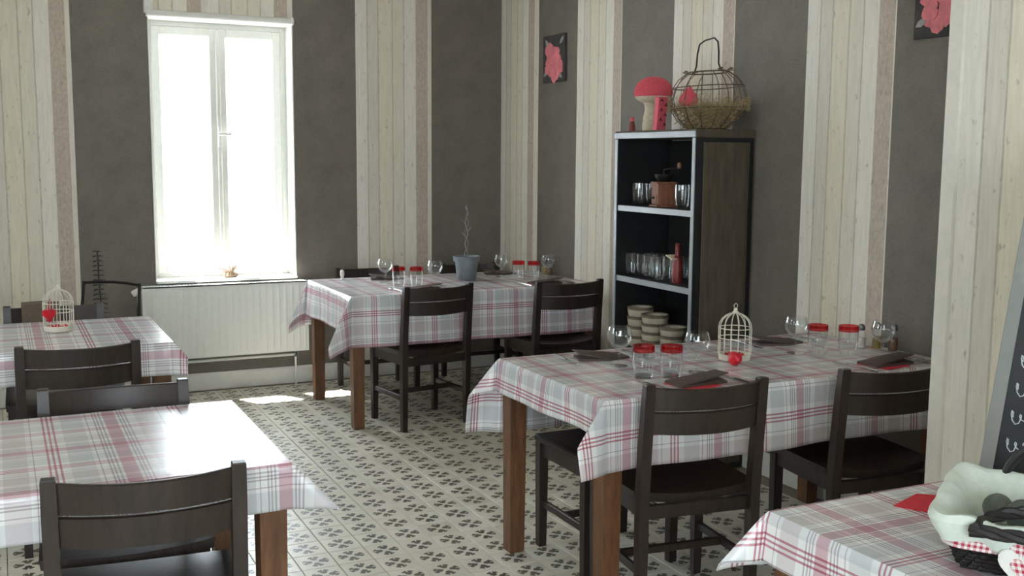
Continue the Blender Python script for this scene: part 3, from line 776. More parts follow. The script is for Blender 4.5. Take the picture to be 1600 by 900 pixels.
def wire_basket():
    t = thing('wire_basket', 'wire basket with tall loop handle, lined with straw, on the bookcase', 'basket', (3.195, 4.385, BKH))
    def ring(a, b, z, r=.0028, mat='rust', nm='hoop', n=40): return obj(nm, tube([(a * math.cos(2 * PI * k / n), b * math.sin(2 * PI * k / n), z) for k in range(n)], r, 6, closed=True), mat, t, True)
    prof = [(.075, .13, .006), (.110, .205, .05), (.130, .255, .105), (.133, .268, .155), (.122, .246, .210), (.104, .200, .252), (.080, .135, .282)]
    ring(.075, .13, .006); ring(.130, .255, .105); ring(.122, .246, .210); ring(.080, .135, .282, .004)
    for k in range(14):
        a = 2 * PI * k / 14
        obj('rib', tube([(p[0] * math.cos(a), p[1] * math.sin(a), p[2]) for p in prof], .0022, 5), 'rust', t, True)
    h = [(-.0, -.085, .284), (0, -.080, .33)]
    pts = [(0, -.125, .283), (0, -.10, .295), (0, -.085, .32), (0, -.083, .38), (0, -.075, .425), (0, -.045, .446), (0, .03, .440), (0, .075, .425), (0, .092, .38), (0, .098, .32), (0, .11, .295), (0, .13, .283)]
    obj('handle', tube(pts, .0042, 8), 'wire', t, True)
    sc = bmesh.new(); n = 12
    for s in (-1, 1):   # little scrolls where the handle meets the rim
        for q in (-1, 1):
            bm_tube(sc, [(q * .03 + .018 * (1 - g / 14) * math.cos(g * .8), s * .145 + .020 * (1 - g / 14) * math.sin(g * .8), .286 + .0012 * g) for g in range(n)], .0025, 5)
    obj('scroll', sc, 'rust', t, True)
    rnd = random.Random(4); st = bmesh.new()
    for k in range(800):
        a = rnd.uniform(0, 2 * PI); q = math.sqrt(rnd.random()); z = rnd.uniform(.012, .125)
        s_ = .55 + .45 * min(1, z / .11)
        x, y = .128 * s_ * q * math.cos(a), .262 * s_ * q * math.sin(a); d = a + PI / 2 + rnd.uniform(-.9, .9); L = rnd.uniform(.05, .12)
        dx, dy, dz = L * .45 * math.cos(d), L * math.sin(d), rnd.uniform(-.012, .03)
        bm_tube(st, [(x - dx / 2, y - dy / 2, max(.006, z - dz / 2)), (x, y, z + .006), (x + dx / 2, y + dy / 2, max(.006, z + dz / 2))], rnd.uniform(.0012, .0024), 3, cap=False)
    for k in range(150):
        a = rnd.uniform(0, 2 * PI); bm_tube(st, [(.12 * math.cos(a), .24 * math.sin(a), .10), (.140 * math.cos(a + .1), .280 * math.sin(a + .1), rnd.uniform(.09, .16)), (.145 * math.cos(a + .25), .29 * math.sin(a + .25), rnd.uniform(.08, .18))], .0014, 3, cap=False)
    tag(obj('straw', st, 'straw', t), kind='stuff')
wire_basket()
hn = thing('felt_hen', 'red felt hen with pointed comb sitting in the straw of the wire basket', 'ornament', (3.13, 4.45, BKH + 0.118), R(20))
obj('body', lathe([(0, 0), (.035, .004), (.050, .025), (.042, .05), (.022, .075), (.012, .095), (0, .105)], 14, sx=.7, sy=1.15), 'red', hn, True)
obj('beak', lathe([(0, 0), (.006, 0), (0, .018)], 8), 'cream', hn, True, (-0.012, 0.0, 0.088))

# ------------------------------------------------------------------ in the bookcase
def grinder():
    t = thing('coffee_grinder', 'small wooden coffee grinder with a crank on the upper shelf', 'grinder', (3.11, 4.62, SH1), R(-14))
    obj('base', boxm((0, 0, .006), (.118, .118, .012), bev=.003), 'boxwood', t)
    b = obj('box', boxm((0, 0, .066), (.098, .098, .108), bev=.003), 'boxwood', t)
    dr = obj('drawer', boxm((-.050, 0, .040), (.006, .07, .045), bev=.002), 'boxwood', b); obj('knob', lathe([(0, 0), (.009, .002), (.010, .010), (0, .015)], 10), 'wire', b, True, (-.056, 0, .040))
    bpy.context.view_layer.update()
    obj('lid', boxm((0, 0, .124), (.110, .110, .010), bev=.003), 'boxwood', t)
    obj('hopper', lathe([(.030, .129), (.048, .150), (.050, .168), (.046, .168), (.026, .131)], 18), 'wire', t, True)
    cr = obj('crank', tube([(0, 0, .129), (0, 0, .19), (.02, -.03, .198), (.05, -.085, .198)], .005, 8), 'wire', t, True)
    obj('crank_knob', lathe([(0, 0), (.010, .004), (.013, .018), (.008, .032), (0, .036)], 10), 'boxwood', cr, True, (.05, -.085, .196))
grinder()

def make_tumbler(loc, label, group, red=True, r=.040, h=.118):
    t = thing('tumbler', label, 'glass', loc, random.uniform(0, 6), group)
    obj('glass_wall', lathe([(0, .0), (r * .78, .0), (r * .86, .004), (r * 1.0, h * .55), (r * .97, h), (r * .93, h), (r * .955, h * .55), (r * .80, .010), (0, .010)], 24), 'glass', t, True)
    if red:
        obj('rim_band', lathe([(r * 1.004, h * .80), (r * .985, h * .995), (r * .972, h * .995), (r * .985, h * .80)], 24, closed=True), 'redglass', t, True)
    return t
def make_wine(loc, label, group):
    t = thing('wine_glass', label, 'glass', loc, random.uniform(0, 6), group)
    obj('foot', lathe([(0, 0), (.034, 0), (.035, .002), (.012, .006), (.005, .012), (0, .012)], 24), 'glass', t, True)
    obj('stem', lathe([(.005, .011), (.0035, .03), (.004, .055), (.008, .064), (0, .066)], 12), 'glass', t, True)
    obj('bowl', lathe([(0, .063), (.012, .065), (.034, .080), (.046, .102), (.047, .122), (.040, .150), (.038, .150), (.045, .122), (.044, .103), (.032, .082), (0, .068)], 28), 'glass', t, True)
    return t
tum0 = None
for k, (y, z, x) in enumerate(((4.84, SH1, 3.10), (4.77, SH1, 3.14), (4.44, SH1, 3.10))):
    lb, gr = 'plain clear tumbler beside the coffee grinder on the upper shelf', 'tumblers beside the coffee grinder'
    if tum0 is None: tum0 = make_tumbler((x, y, z), lb, gr, False)
    else: dup(tum0, (x, y, z), k, lb, gr)
for k in range(10):
    dup(tum0, (3.08 + .11 * (k % 2) + .01 * (k % 3), 4.865 - .083 * (k // 2), SH2), k * .7, 'plain clear tumbler in the rows on the middle shelf', 'tumblers on the middle shelf')
bo = thing('red_bottle', 'dull red stoneware bottle at the end of the middle shelf', 'bottle', (3.09, 4.452, SH2))
obj('body', lathe([(0, 0), (.024, 0), (.026, .01), (.026, .115), (.020, .13), (.013, .14), (0, .145)], 18), 'darkred', bo, True)
obj('neck', lathe([(0, .135), (.013, .138), (.012, .19), (.014, .20), (0, .20)], 14), 'darkred', bo, True)
obj('collar_tag', boxm((-.02, .012, .13), (.05, .06, .006), Matrix.Rotation(.3, 4, 'X')), 'cream', bo)
def bowl(loc, label, group, k):
    t = thing('stoneware_bowl', label, 'bowl', loc, k * .9, group)
    obj('body', lathe([(0, 0), (.052, 0), (.056, .005), (.066, .016), (.070, .042), (.072, .062), (.068, .062), (.065, .043), (.058, .020), (0, .012)], 24), 'ceram', t, True)
    obj('rim_glaze', lathe([(.0712, .048), (.0735, .0625), (.067, .0635), (.067, .058)], 24, closed=True), 'cerglaze', t, True)
    return t
b0 = None
for (x, y, n_, lb) in ((3.10, 4.80, 4, 'stoneware bowl in the tallest stack on the lower shelf'), (3.085, 4.635, 4, 'stoneware bowl in the middle stack on the lower shelf'), (3.10, 4.485, 3, 'stoneware bowl in the shortest stack on the lower shelf')):
    for k in range(n_):
        loc = (x, y, SH3 + (.0515 if y > 4.7 else .045) * k)
        lb2 = (['topmost', 'second', 'third', 'bottom'] if n_ == 4 else ['topmost', 'middle', 'bottom'])[n_ - 1 - k] + ' ' + lb
        if b0 is None: b0 = bowl(loc, lb2, 'stacked stoneware bowls', 0)
        else: dup(b0, loc, k, lb2, 'stacked stoneware bowls')

# ------------------------------------------------------------------ table settings
WG, TG = 'balloon wine glasses', 'red-banded tumblers'
TN = dict(f='the bookcase table', b='the corner table')
END = dict(f=('open end', 'wall end'), b=('window end', 'wall end'))
def where(tb, x, far): return f"{'far' if False else ('wall-facing' if far else 'chair-back')} side of {TN[tb]}, {END[tb][0 if x < 2.6 else 1]}"
wg0 = tg0 = None
for tb, far, p in (('f', 1, (2.088, 3.375)), ('f', 0, (2.286, 3.155)), ('f', 1, (2.886, 3.313)), ('f', 0, (3.128, 3.086)),
                   ('b', 1, (2.152, 6.247)), ('b', 0, (2.394, 6.02)), ('b', 1, (2.957, 6.263)), ('b', 0, (3.24, 6.14))):
    lb = f'clear balloon wine glass on the {where(tb, p[0], far)}'
    if wg0 is None: wg0 = make_wine((*p, ZT), lb, WG)
    else: dup(wg0, (*p, ZT), random.uniform(0, 6), lb)
for tb, far, p in (('f', 1, (2.056, 3.157)), ('f', 0, (2.147, 3.115)), ('f', 1, (2.968, 3.277)), ('f', 0, (3.067, 3.21)),
                   ('b', 1, (2.172, 6.055)), ('b', 0, (2.270, 6.01)), ('b', 1, (3.013, 6.12)), ('b', 0, (3.090, 6.05))):
    lb = f'clear tumbler with red rim band on the {where(tb, p[0], far)}'
    if tg0 is None: tg0 = make_tumbler((*p, ZT), lb, TG)
    else: dup(tg0, (*p, ZT), random.uniform(0, 6), lb)

def napkin(loc, rz, label, grp):
    t = thing('folded_napkin', label, 'napkin', loc, rz, grp)
    o = [(-.10, -.055), (.10, -.060), (.125, .03), (.02, .075), (-.09, .05)]
    bm = bmesh.new(); bm_prism(bm, o, .008); obj('lower_fold', bm, 'brown', t)
    bm = bmesh.new()
    pts = [(-.085, -.05, .008), (.115, -.048, .034), (.122, .028, .030), (.02, .07, .010), (-.08, .04, .009), (0, 0, .024)]
    v = [bm.verts.new(p) for p in pts]; w_ = [bm.verts.new((p[0], p[1], p[2] - .004)) for p in pts]
    for k in range(5):
        k2 = (k + 1) % 5; bm.faces.new((v[k], v[k2], v[5])); bm.faces.new((w_[k2], w_[k], w_[5])); bm.faces.new((v[k2], v[k], w_[k], w_[k2]))
    obj('upper_fold', bm, 'brown', t)
    return t
def paper_napkin(loc, rz, label, grp=None, s=.075, o=None, name='paper_napkin'):
    o = o or [(-s, -s), (s, -s), (s, s), (-s, s)]
    bm = bmesh.new(); bm_prism(bm, o, .0025)
    q = obj(name, bm, 'redcl', None, False, loc, rz); return tag(q, label, 'napkin', grp)
def fork(loc, rz, label, grp):
    t = thing('fork', label, 'fork', loc, rz, grp)
    obj('handle', tube([(0, -.10, .004), (0, -.05, .006), (0, .02, .010), (0, .04, .008)], [.005, .0045, .003, .0035], 8), 'steel', t, True)
    bm = bmesh.new(); bm_loft(bm, [[(-a, y, z), (a, y, z), (a, y, z + .002), (-a, y, z + .002)] for y, a, z in ((.038, .004, .007), (.05, .011, .005), (.062, .012, .005))])
    for k in range(4): bm_tube(bm, [(-.0095 + .0063 * k, .06, .006), (-.0095 + .0063 * k, .082, .0045), (-.0095 + .0063 * k, .10, .009)], .0015, 5)
    obj('tines', bm, 'steel', t, True); return t
def knife(loc, rz, label, grp):
    t = thing('knife', label, 'knife', loc, rz, grp)
    obj('handle', tube([(0, -.11, .006), (0, -.06, .007), (0, 0, .006)], [.006, .0065, .005], 8), 'steel', t, True)
    bm = bmesh.new(); bm_prism(bm, [(-.006, 0), (.006, 0), (.009, .06), (.004, .10), (-.006, .105)], .002, Matrix.Translation((0, 0, .004))); obj('blade', bm, 'steel', t); return t
first = {}
def place(fn, key, loc, rz, label, grp):
    if key not in first: first[key] = fn(loc, rz, label, grp); return first[key]
    return dup(first[key], loc, rz, label, grp)
settings = [((2.165, 3.000), R(5), 'f', 0), ((3.045, 2.995), R(5), 'f', 0), ((2.120, 3.545), PI, 'f', 1), ((2.985, 3.535), PI, 'f', 1),
            ((2.235, 5.835), R(4), 'b', 0), ((3.05, 5.835), R(4), 'b', 0), ((2.24, 6.44), PI, 'b', 1), ((3.04, 6.44), PI, 'b', 1)]
for (x, y), rz, tb, far in settings:
    wh = where(tb, x, far)
    cs, sn = math.cos(rz), math.sin(rz)
    def at(dx, dy): return (x + cs * dx - sn * dy, y + sn * dx + cs * dy, ZT)
    if not far:
        paper_napkin((*at(-.02, -.015)[:2], ZT), rz + .1, f'red paper napkin on the {wh}', 'red paper napkins', .07)
        nz = ZT + .0026
    else: nz = ZT
    place(napkin, 'n', (x, y, nz), rz, f'brown folded cloth napkin on the {wh}', 'brown folded napkins')
    if tb == 'f' or not far:
        place(fork, 'k', at(-.155, 0), rz + .08, f'steel fork beside the napkin on the {wh}', 'table forks')
        place(knife, 'q', at(.165, 0), rz - .05, f'steel knife beside the napkin on the {wh}', 'table knives')

def cage(loc, label, sc=1.0, heart_side=1):
    t = thing('birdcage_holder', label, 'birdcage', loc)
    R0 = .060 * sc
    b = obj('dish', lathe([(0, 0), (R0 * .86, 0), (R0 * .95, .004), (R0 * 1.0, .024), (R0 * .95, .024), (R0 * .9, .008), (0, .006)], 26), 'cage', t, True)
    def ring(r, z, rad=.0020): obj('hoop', tube([(r * math.cos(2 * PI * k / 28), r * math.sin(2 * PI * k / 28), z) for k in range(28)], rad, 6, closed=True), 'cage', t, True)
    ring(R0 * .985, .026); ring(R0, .085 * sc); ring(R0, .122 * sc)
    for k in range(14):
        a = 2 * PI * (k + .5) / 14
        pts = [(R0 * .985, .024), (R0, .085 * sc), (R0, .122 * sc)] + [(R0 * math.cos(g), (.122 + .056 * math.sin(g)) * sc) for g in (.3, .6, .9, 1.2, 1.48)]
        obj('wire', tube([(r * math.cos(a), r * math.sin(a), z) for r, z in pts], .0019, 5), 'cage', t, True)
    zt = .176 * sc
    obj('finial', lathe([(0, zt), (.012, zt), (.013, zt + .005), (.007, zt + .010), (.008, zt + .016), (.004, zt + .021), (0, zt + .022)], 14), 'cage', t, True)
    obj('top_ring', tube([(.009 * math.cos(2 * PI * k / 16), 0, zt + .029 + .009 * math.sin(2 * PI * k / 16)) for k in range(16)], .0014, 5, closed=True), 'cage', t, True)
    for k in range(6):
        a = 2 * PI * k / 6 + .4
        obj('red_berry', lathe([(0, -.011), (.007, -.008), (.0105, 0), (.007, .008), (0, .011)], 10), 'redp', t, True, (.032 * math.cos(a), .032 * math.sin(a), .018))
    return t
def pompom(loc, label, r=.026):
    rnd = random.Random(3); bm = bmesh.new(); bmesh.ops.create_icosphere(bm, subdivisions=3, radius=r)
    for v in bm.verts: v.co *= rnd.uniform(.86, 1.08)
    o = obj('red_rosette', bm, 'redp', None, True, loc); return tag(o, label, 'rosette')
cg0 = cage((2.565, 3.295, ZT), 'cream wire birdcage holder on the table in front of the bookcase', 1.05)
dup(cg0, (0.222, 5.07, ZT), .3, 'cream wire birdcage holder on the table near the radiator')
pompom((2.503, 3.212, ZT + .0255), 'red rosette lying at the foot of the bookcase-table birdcage', .027)
hh = thing('red_heart', 'bright red padded heart hanging on the birdcage near the radiator', 'heart', (0.178, 4.998, ZT + .02), R(20))
bm = bmesh.new(); bm_prism(bm, [(x, y) for x, y in heart(.062)], .016, Matrix.Translation((0, .0, .068)) @ Matrix.Rotation(PI / 2, 4, 'X')); bmesh.ops.bevel(bm, geom=bm.edges[:], offset=.004, segments=2, affect='EDGES')
obj('padded_heart', bm, 'redp', hh, True)
obj('ribbon', tube([(0, -.006, .088), (.006, -.002, .11), (.012, .004, .136)], .0016, 5), 'redp', hh)

def cruet(x, y, mat, label, h=.085):
    t = thing('cruet', label, 'cruet', (x, y, ZT), 0, 'condiment cruets')
    obj('contents', lathe([(0, .004), (.018, .004), (.018, h * .62), (0, h * .62)], 14), mat, t, True)
    obj('glass_body', lathe([(0, 0), (.020, 0), (.0215, .006), (.0215, h * .8), (.014, h * .93), (.012, h), (0, h)], 16), 'glass', t, True)
    obj('cap', lathe([(0, h), (.014, h), (.016, h + .008), (.015, h + .018), (.007, h + .026), (0, h + .027)], 14), 'cap', t, True)
cruet(3.262, 3.25, 'oil', 'yellow oil cruet with metal cap on the bookcase table')
cruet(3.292, 3.19, 'spice', 'brown pepper cruet with metal cap on the bookcase table')
cruet(3.222, 3.30, 'wax', 'white salt cruet with metal cap on the bookcase table', .075)
cruet(3.300, 6.30, 'oil', 'yellow oil cruet with metal cap on the corner table', .08)
cruet(3.30, 6.235, 'spice', 'brown pepper cruet with metal cap on the corner table', .075)

def pot():
    t = thing('flower_pot', 'grey zinc flower pot with a thin twisted stem on the corner table', 'plant', (2.682, 6.20, ZT))
    obj('pot_body', lathe([(0, 0), (.058, 0), (.061, .004), (.074, .118), (.084, .120), (.087, .152), (.082, .155), (.078, .150), (.072, .12), (0, .118)], 28), 'pot', t, True)
    obj('soil', lathe([(0, .130), (.04, .134), (.0745, .128)], 20), 'soil', t, True)
    obj('stem', tube([(.010 * math.sin(k * .42) * (1 - .4 * k / 40), .010 * math.cos(k * .42), .125 + .0088 * k) for k in range(41)], .0038, 6), 'stem', t, True)
    obj('stem', tube([(.012 * math.sin(k * .42 + PI), .012 * math.cos(k * .42 + PI), .125 + .0088 * k) for k in range(32)], .0028, 6), 'stem', t, True)
    for k, (a, z) in enumerate(((.4, .30), (2.6, .35), (4.6, .40), (1.2, .44), (3.5, .27))):
        bm = bmesh.new(); c, s = math.cos(a), math.sin(a)
        bm_loft(bm, [[(c * d - s * w_, s * d + c * w_, z + d * .9), (c * d, s * d, z + d * .9 + .003), (c * d + s * w_, s * d - c * w_, z + d * .9)] for d, w_ in ((.006, .001), (.018, .007), (.032, .005), (.042, .0008))])
        obj('leaf', bm, 'stem', t)
    obj('dry_twig', tube([(-.05, -.03, .004), (-.075, -.06, .03), (-.07, -.065, .05)], .002, 5), 'stem', t)
pot()
cd = thing('white_candle', 'short white candle in a holder at the window end of corner table', 'candle', (1.952, 6.50, ZT))
obj('holder', lathe([(0, 0), (.016, 0), (.017, .004), (.009, .01), (.010, .02), (0, .02)], 14), 'white', cd, True)
obj('candle', lathe([(0, .02), (.010, .02), (.014, .035), (.013, .055), (.008, .064), (0, .066)], 14), 'wax', cd, True)

# tall plant of stacked leaf pairs behind the cage table, and the ornament on the sill
def stacked_plant():
    t = thing('stacked_leaf_plant', 'tall slim dark plant of stacked leaf pairs in front of charcoal wallpaper', 'plant', (0.535, 6.72, 0))
    obj('pot_body', lathe([(0, 0), (.085, 0), (.09, .01), (.115, .20), (.122, .205), (.122, .225), (.108, .225), (.10, .19), (0, .18)], 24), 'pot', t, True)
    obj('soil', lathe([(0, .200), (.06, .203), (.102, .196)], 18), 'soil', t, True)
    obj('stem', tube([(0, 0, .18), (.004, 0, .5), (-.008, 0, .75), (-.014, 0, .985)], .0045, 6), 'darkleaf', t, True)
    lf = None
    for k in range(17):
        z = .52 + .0285 * k; wd = .052 - .0016 * k
        bm = bmesh.new()
        for s in (-1, 1):
            bm_loft(bm, [[(s * d, -w_, z + q), (s * d, w_, z + q), (s * d, w_ * .6, z + q + .006), (s * d, -w_ * .6, z + q + .006)] for d, w_, q in ((.002, .006, 0), (wd * .5, .014, .004), (wd * .9, .009, .001), (wd, .002, -.003))])
        q = obj('leaf_pair', bm, 'darkleaf', t); q.location.x = -.014 * k / 17; q.rotation_euler = (0, 0, .5 * math.sin(k))
stacked_plant()
dw = thing('driftwood_ornament', 'small dried twig ornament lying on the white window sill', 'ornament', (1.385, YB + .045, WZ0 + .016), R(8))
rnd = random.Random(9)
obj('root_piece', lathe([(0, 0), (.03, .002), (.045, .014), (.03, .03), (.012, .036), (0, .037)], 12, sx=1.3, sy=.6), 'drift', dw, True)
for k in range(9):
    a = rnd.uniform(0, 2 * PI); L = rnd.uniform(.05, .095); h = rnd.uniform(.02, .085)
    obj('twig', tube([(0, 0, .018), (L * .5 * math.cos(a), L * .3 * math.sin(a), .02 + h * .6), (L * math.cos(a), L * .45 * math.sin(a), .012 + h)], [.006, .004, .002], 6), 'drift', dw, True)

# ------------------------------------------------------------------ basket table
def basket():
    ang = math.atan2(-0.82, 0.57)                       # long side direction
    t = thing('lined_basket', 'black wicker basket with white cloth liner and gingham ribbon', 'basket', (1.632, 1.392, ZT), ang)
    L, Wd, hgt, fl = 0.36, 0.29, 0.102, 0.036           # local x = long side, local y = away from the viewer
    def rr(z, grow=0.0, n=9, rc=.045):
        f = fl * z / hgt + grow; x0, x1, y0, y1 = -f, L + f, -f, Wd + f; pts = []
        for cx, cy, a0 in ((x1 - rc, y1 - rc, 0), (x0 + rc, y1 - rc, PI / 2), (x0 + rc, y0 + rc, PI), (x1 - rc, y0 + rc, 1.5 * PI)):
            for k in range(n): a = a0 + PI / 2 * k / (n - 1); pts.append((cx + rc * math.cos(a), cy + rc * math.sin(a)))
        out = []                                        # densify
        for i in range(len(pts)):
            p, q = Vector(pts[i]), Vector(pts[(i + 1) % len(pts)]); d = (q - p).length; m = max(1, int(d / .014))
            for k in range(m): out.append(p + (q - p) * k / m)
        return out
    wv = bmesh.new()
    for k in range(11):
        z = .0085 + .009 * k; P = rr(z)
        bm_tube(wv, [(p.x + .0028 * math.cos(i * PI + k * PI) * 1, p.y + .0028 * math.cos(i * PI + k * PI), z) for i, p in enumerate(P)], .0052, 5, closed=True)
    obj('wicker_weave', wv, 'wicker', t, True)
    obj('base', boxm((L / 2, Wd / 2, .005), (L - .01, Wd - .01, .008)), 'wicker', t)
    # liner: inside wall, folded over the rim, hanging outside
    rim = .112
    levels = [(.012, -.022), (.05, -.020), (.085, -.018), (rim - .006, -.012), (rim + .004, .002), (rim + .004, .014), (rim - .006, .022), (.092, .022), (.064, .017)]
    bm = bmesh.new(); rows = []; N = None; rnd2 = random.Random(2)
    ph = [rnd2.uniform(0, 6) for _ in range(3)]
    for j, (z, g) in enumerate(levels):
        P = rr(min(z, hgt), g); P = rr(.06, 0) if False else P
        if N is None: N = 120
        # resample to N points
        cum = [0]
        for i in range(len(P)): cum.append(cum[-1] + (P[(i + 1) % len(P)] - P[i]).length)
        row = []
        for k in range(N):
            s_ = cum[-1] * k / N; i = max(q for q in range(len(P)) if cum[q] <= s_ + 1e-9); f = (s_ - cum[i]) / max(1e-9, cum[i + 1] - cum[i])
            p = P[i] + (P[(i + 1) % len(P)] - P[i]) * f
            wz = .004 * math.sin(k * .42 + ph[0]) + .003 * math.sin(k * .97 + ph[1]); c = Vector((L / 2, Wd / 2)); d = (p - c).normalized()
            amt = {7: .004, 8: .009}.get(j, .0015)
            p = p + d * amt * math.sin(k * .8 + ph[2])
            row.append(bm.verts.new((p.x, p.y, z + (wz if j in (3, 4, 5, 8) else 0))))
        rows.append(row)
    for a, b in zip(rows, rows[1:]):
        for k in range(N): bm.faces.new((a[k], a[(k + 1) % N], b[(k + 1) % N], b[k]))
    bm.faces.new(rows[0])
    obj('cloth_liner', bm, 'liner', t, True)
    rb_ = bmesh.new(); P = rr(.062, .0105)
    ra = [[rb_.verts.new((p.x + (L / 2 - p.x) * q, p.y + (Wd / 2 - p.y) * q, z)) for p in P] for z, q in ((.052, .0), (.074, -.012))]
    for k in range(len(P)): rb_.faces.new((ra[0][k], ra[0][(k + 1) % len(P)], ra[1][(k + 1) % len(P)], ra[1][k]))
    rbo = obj('gingham_ribbon', rb_, 'ging', t)
    sm = rbo.modifiers.new('thickness', 'SOLIDIFY'); sm.thickness = .002; sm.offset = 1
    # bow on the viewer's side
    bw = bmesh.new(); bx = .150
    for s in (-1, 1):
        bm_loft(bw, [[(bx + s * d, -.046 - o_, .066 - hh_), (bx + s * d, -.046 - o_, .066 + hh_), (bx + s * d, -.040 - o_, .066 + hh_), (bx + s * d, -.040 - o_, .066 - hh_)] for d, o_, hh_ in ((0, .002, .006), (.022, .010, .018), (.048, .010, .020), (.060, .004, .010))])
    obj('bow', bw, 'ging', rbo)
    # rope handles: one standing up at the back, one folded down over the front
    hb = [(L / 2 + .13 * math.cos(PI * k / 16), Wd + fl + .006, .085 + .115 * math.sin(PI * k / 16)) for k in range(17)]
    obj('handle', tube(hb, .0095, 8), 'wicker', t, True)
    def wound(pts, nm):
        b2 = bmesh.new(); n = len(pts)
        for q in (0, 1, 2): bm_tube(b2, [Vector(p) + .006 * Vector((math.cos(i * .9 + q * 2.1) * .4, math.cos(i * .9 + q * 2.1), math.sin(i * .9 + q * 2.1))) for i, p in enumerate(pts)], .0075, 6)
        obj(nm, b2, 'wicker', t, True)
    hf = [(L / 2 - .01 + .135 * math.cos(PI * k / 24 + PI) , -fl - .034 + .115 * math.sin(PI * k / 24), .106 + .016 * math.sin(PI * k / 24)) for k in range(25)]
    wound(hf, 'folded_handle')
    wound([(L / 2 - .155 + .29 * k / 14, -fl - .030, .102) for k in range(15)], 'handle_bar')
    # heart tag on a string
    hm = Matrix.Translation((.112, -.066, .006)) @ Matrix.Rotation(R(74), 4, 'X')
    bm = bmesh.new(); bm_prism(bm, [(x, y + .040) for x, y in heart(.078)], .010, hm); bmesh.ops.bevel(bm, geom=bm.edges[:], offset=.0025, segments=2, affect='EDGES')
    ht = obj('heart_tag', bm, 'white', t, True)
    bm = bmesh.new(); bm_prism(bm, [(x + .006, y + .036) for x, y in heart(.046)], .0115, hm); obj('gingham_heart', bm, 'ging', ht)
    obj('string', tube([(.112, -.054, .060), (.13, -.052, .066), (.150, -.048, .068)], .001, 4), 'liner', ht)
    return t
bk = basket()
bpy.context.view_layer.update()
for k, (x, y, r) in enumerate(((.050, .215, .030), (.10, .17, .034), (.17, .21, .034), (.16, .11, .032), (.24, .17, .034), (.07, .09, .030), (.25, .075, .033), (.31, .21, .034))):
    p = bk.matrix_world @ Vector((x, y, 0)); bm = bmesh.new(); bmesh.ops.create_icosphere(bm, subdivisions=3, radius=r); rnd = random.Random(k)
    for v in bm.verts: v.co *= rnd.uniform(.985, 1.015)
    tag(obj('dried_pod', bm, 'pebble', None, True, (p.x, p.y, ZT + .014 + r + (.022 if k in (0, 1, 2, 4) else 0))), 'grey-green dried pod lying inside the cloth-lined basket', 'dried pod', 'dried pods in the basket')
paper_napkin((1.885, 1.70, ZT + .0002), R(0), 'plain red paper napkin beside the lined basket on plaid cloth', None, o=[(-.085, .018), (.028, .058), (.12, -.02), (-.035, -.075)], name='red_napkin')

# ------------------------------------------------------------------ chalkboard standing on the basket table
def chalkboard():
    t = thing('chalkboard', 'framed chalkboard with white handwriting standing behind the lined basket', 'chalkboard', (2.14, 1.782, ZT), math.atan2(-0.75, 0.66))
    lean = Matrix.Rotation(R(-5), 4, 'X')               # leans away from the viewer
    hgt, W_, tp, f = .80, .50, .085, .030
    mt = lean @ Matrix.Rotation(PI / 2, 4, 'X')         # prism outline: x right, y up
    o = [(0, 0), (W_, 0), (W_ - tp, hgt), (tp, hgt)]
    s = tp / hgt
    inn = [(f + s * f, f), (W_ - f - s * f, f), (W_ - tp - f + s * f, hgt - f), (tp + f - s * f, hgt - f)]
    bm = bmesh.new(); bm_prism(bm, inn, .010, mt @ Matrix.Translation((0, 0, -.004))); obj('slate', bm, 'black', t)
    for k in range(4):
        k2 = (k + 1) % 4; bm = bmesh.new()
        bm_prism(bm, [o[k], o[k2], inn[k2], inn[k]], .022, mt @ Matrix.Translation((0, 0, -.006))); obj('frame_board', bm, 'gframe', t)
    for x in (.10, W_ - .10):
        bm = bmesh.new(); bm_loft(bm, [[(x - .012, y - .008, z), (x + .012, y - .008, z), (x + .012, y + .008, z), (x - .012, y + .008, z)] for y, z in ((.105, 0), (.075, .60))]); obj('rear_strut', bm, 'gframe', t)
    rnd = random.Random(12)
    for row in range(9):
        y0_ = .095 + .068 * row; xl = f + .018 + s * y0_; xr = W_ - xl - rnd.uniform(.0, .09); x = xl
        while x < xr:
            n = rnd.randint(2, 5); pts = []
            for i in range(n * 7):
                a = i / 7 * 2 * PI; pts.append((x + i * .0026 + .006 * math.cos(a), y0_ + .010 * math.sin(a) * (1.7 if i // 7 == 0 else rnd.uniform(.7, 1.1)) + .10 * (x - xl) * .6))
            pts = [p for p in pts if p[0] < xr + .01]
            if len(pts) > 3: obj('chalk_word', tube([mt @ Vector((p[0], p[1], .0068)) for p in pts], .0014, 4), 'chalk', t)
            x += n * .0182 + .022
chalkboard()

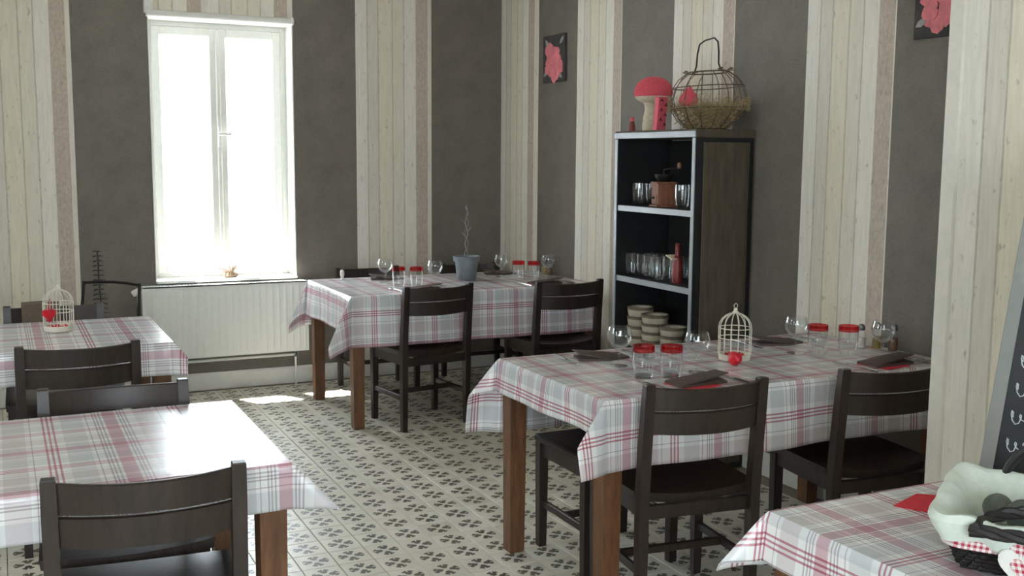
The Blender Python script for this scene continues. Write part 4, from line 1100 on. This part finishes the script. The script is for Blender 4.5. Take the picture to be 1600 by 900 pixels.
# ------------------------------------------------------------------ floor tiles (recessed joints)
def tiles():
    g, th = 0.0016, 0.005
    def tile_bm(bm, cx, cy):
        a = TILE / 2 - g; b = a - 0.0012
        lo = [bm.verts.new((cx + x * a, cy + y * a, -th)) for x, y in ((-1, -1), (1, -1), (1, 1), (-1, 1))]
        md = [bm.verts.new((cx + x * a, cy + y * a, -0.001)) for x, y in ((-1, -1), (1, -1), (1, 1), (-1, 1))]
        hi = [bm.verts.new((cx + x * b, cy + y * b, 0)) for x, y in ((-1, -1), (1, -1), (1, 1), (-1, 1))]
        for p, q in ((lo, md), (md, hi)):
            for k in range(4): bm.faces.new((p[k], p[(k + 1) % 4], q[(k + 1) % 4], q[k]))
        bm.faces.new(hi)
    i0, i1 = math.floor((XL - TX0) / TILE) , math.ceil((XR - TX0) / TILE)
    j0, j1 = math.floor((YF - TY0) / TILE) , math.ceil((YB - TY0) / TILE)
    bpy.context.view_layer.update(); dg = bpy.context.evaluated_depsgraph_get(); eye = cam.matrix_world.translation
    inv = cam.matrix_world.inverted(); cand = []; rest = []
    for i in range(i0, i1 + 1):
        for j in range(j0, j1 + 1):
            x, y = TX0 + i * TILE, TY0 + j * TILE
            if x < XL + .05 or x > XR - .05 or y < YF + .05 or y > YB - .05 or (x > PX - .02 and y < PY + .05):
                continue
            v = inv @ Vector((x, y, 0)); seen = False
            if v.z < -0.3:
                px, py = F_PX * v.x / -v.z, F_PX * v.y / -v.z
                if abs(px) < 815 and abs(py) < 465:
                    d = Vector((x, y, 0.002)) - eye; hit = S.ray_cast(dg, eye, d.normalized(), distance=d.length - 0.01)
                    if not hit[0]: seen = True; cand.append((-v.z, x, y))
            if not seen: rest.append((x, y))
    cand.sort(); keep = cand[:298]; rest += [(x, y) for _, x, y in cand[298:]]
    bm = bmesh.new(); tile_bm(bm, 0, 0); me = None
    for _, x, y in keep:
        if me is None:
            o = obj('tile', bm, 'tile', floor); me = o.data
        else:
            o = bpy.data.objects.new('tile', me); COL.objects.link(o); o.parent = floor
        o.location = (x, y, random.uniform(-.0004, .0004))
    bm = bmesh.new()
    for x, y in rest: tile_bm(bm, x, y)
    tag(obj('tile_field', bm, 'tile', floor), kind='stuff')
tiles()
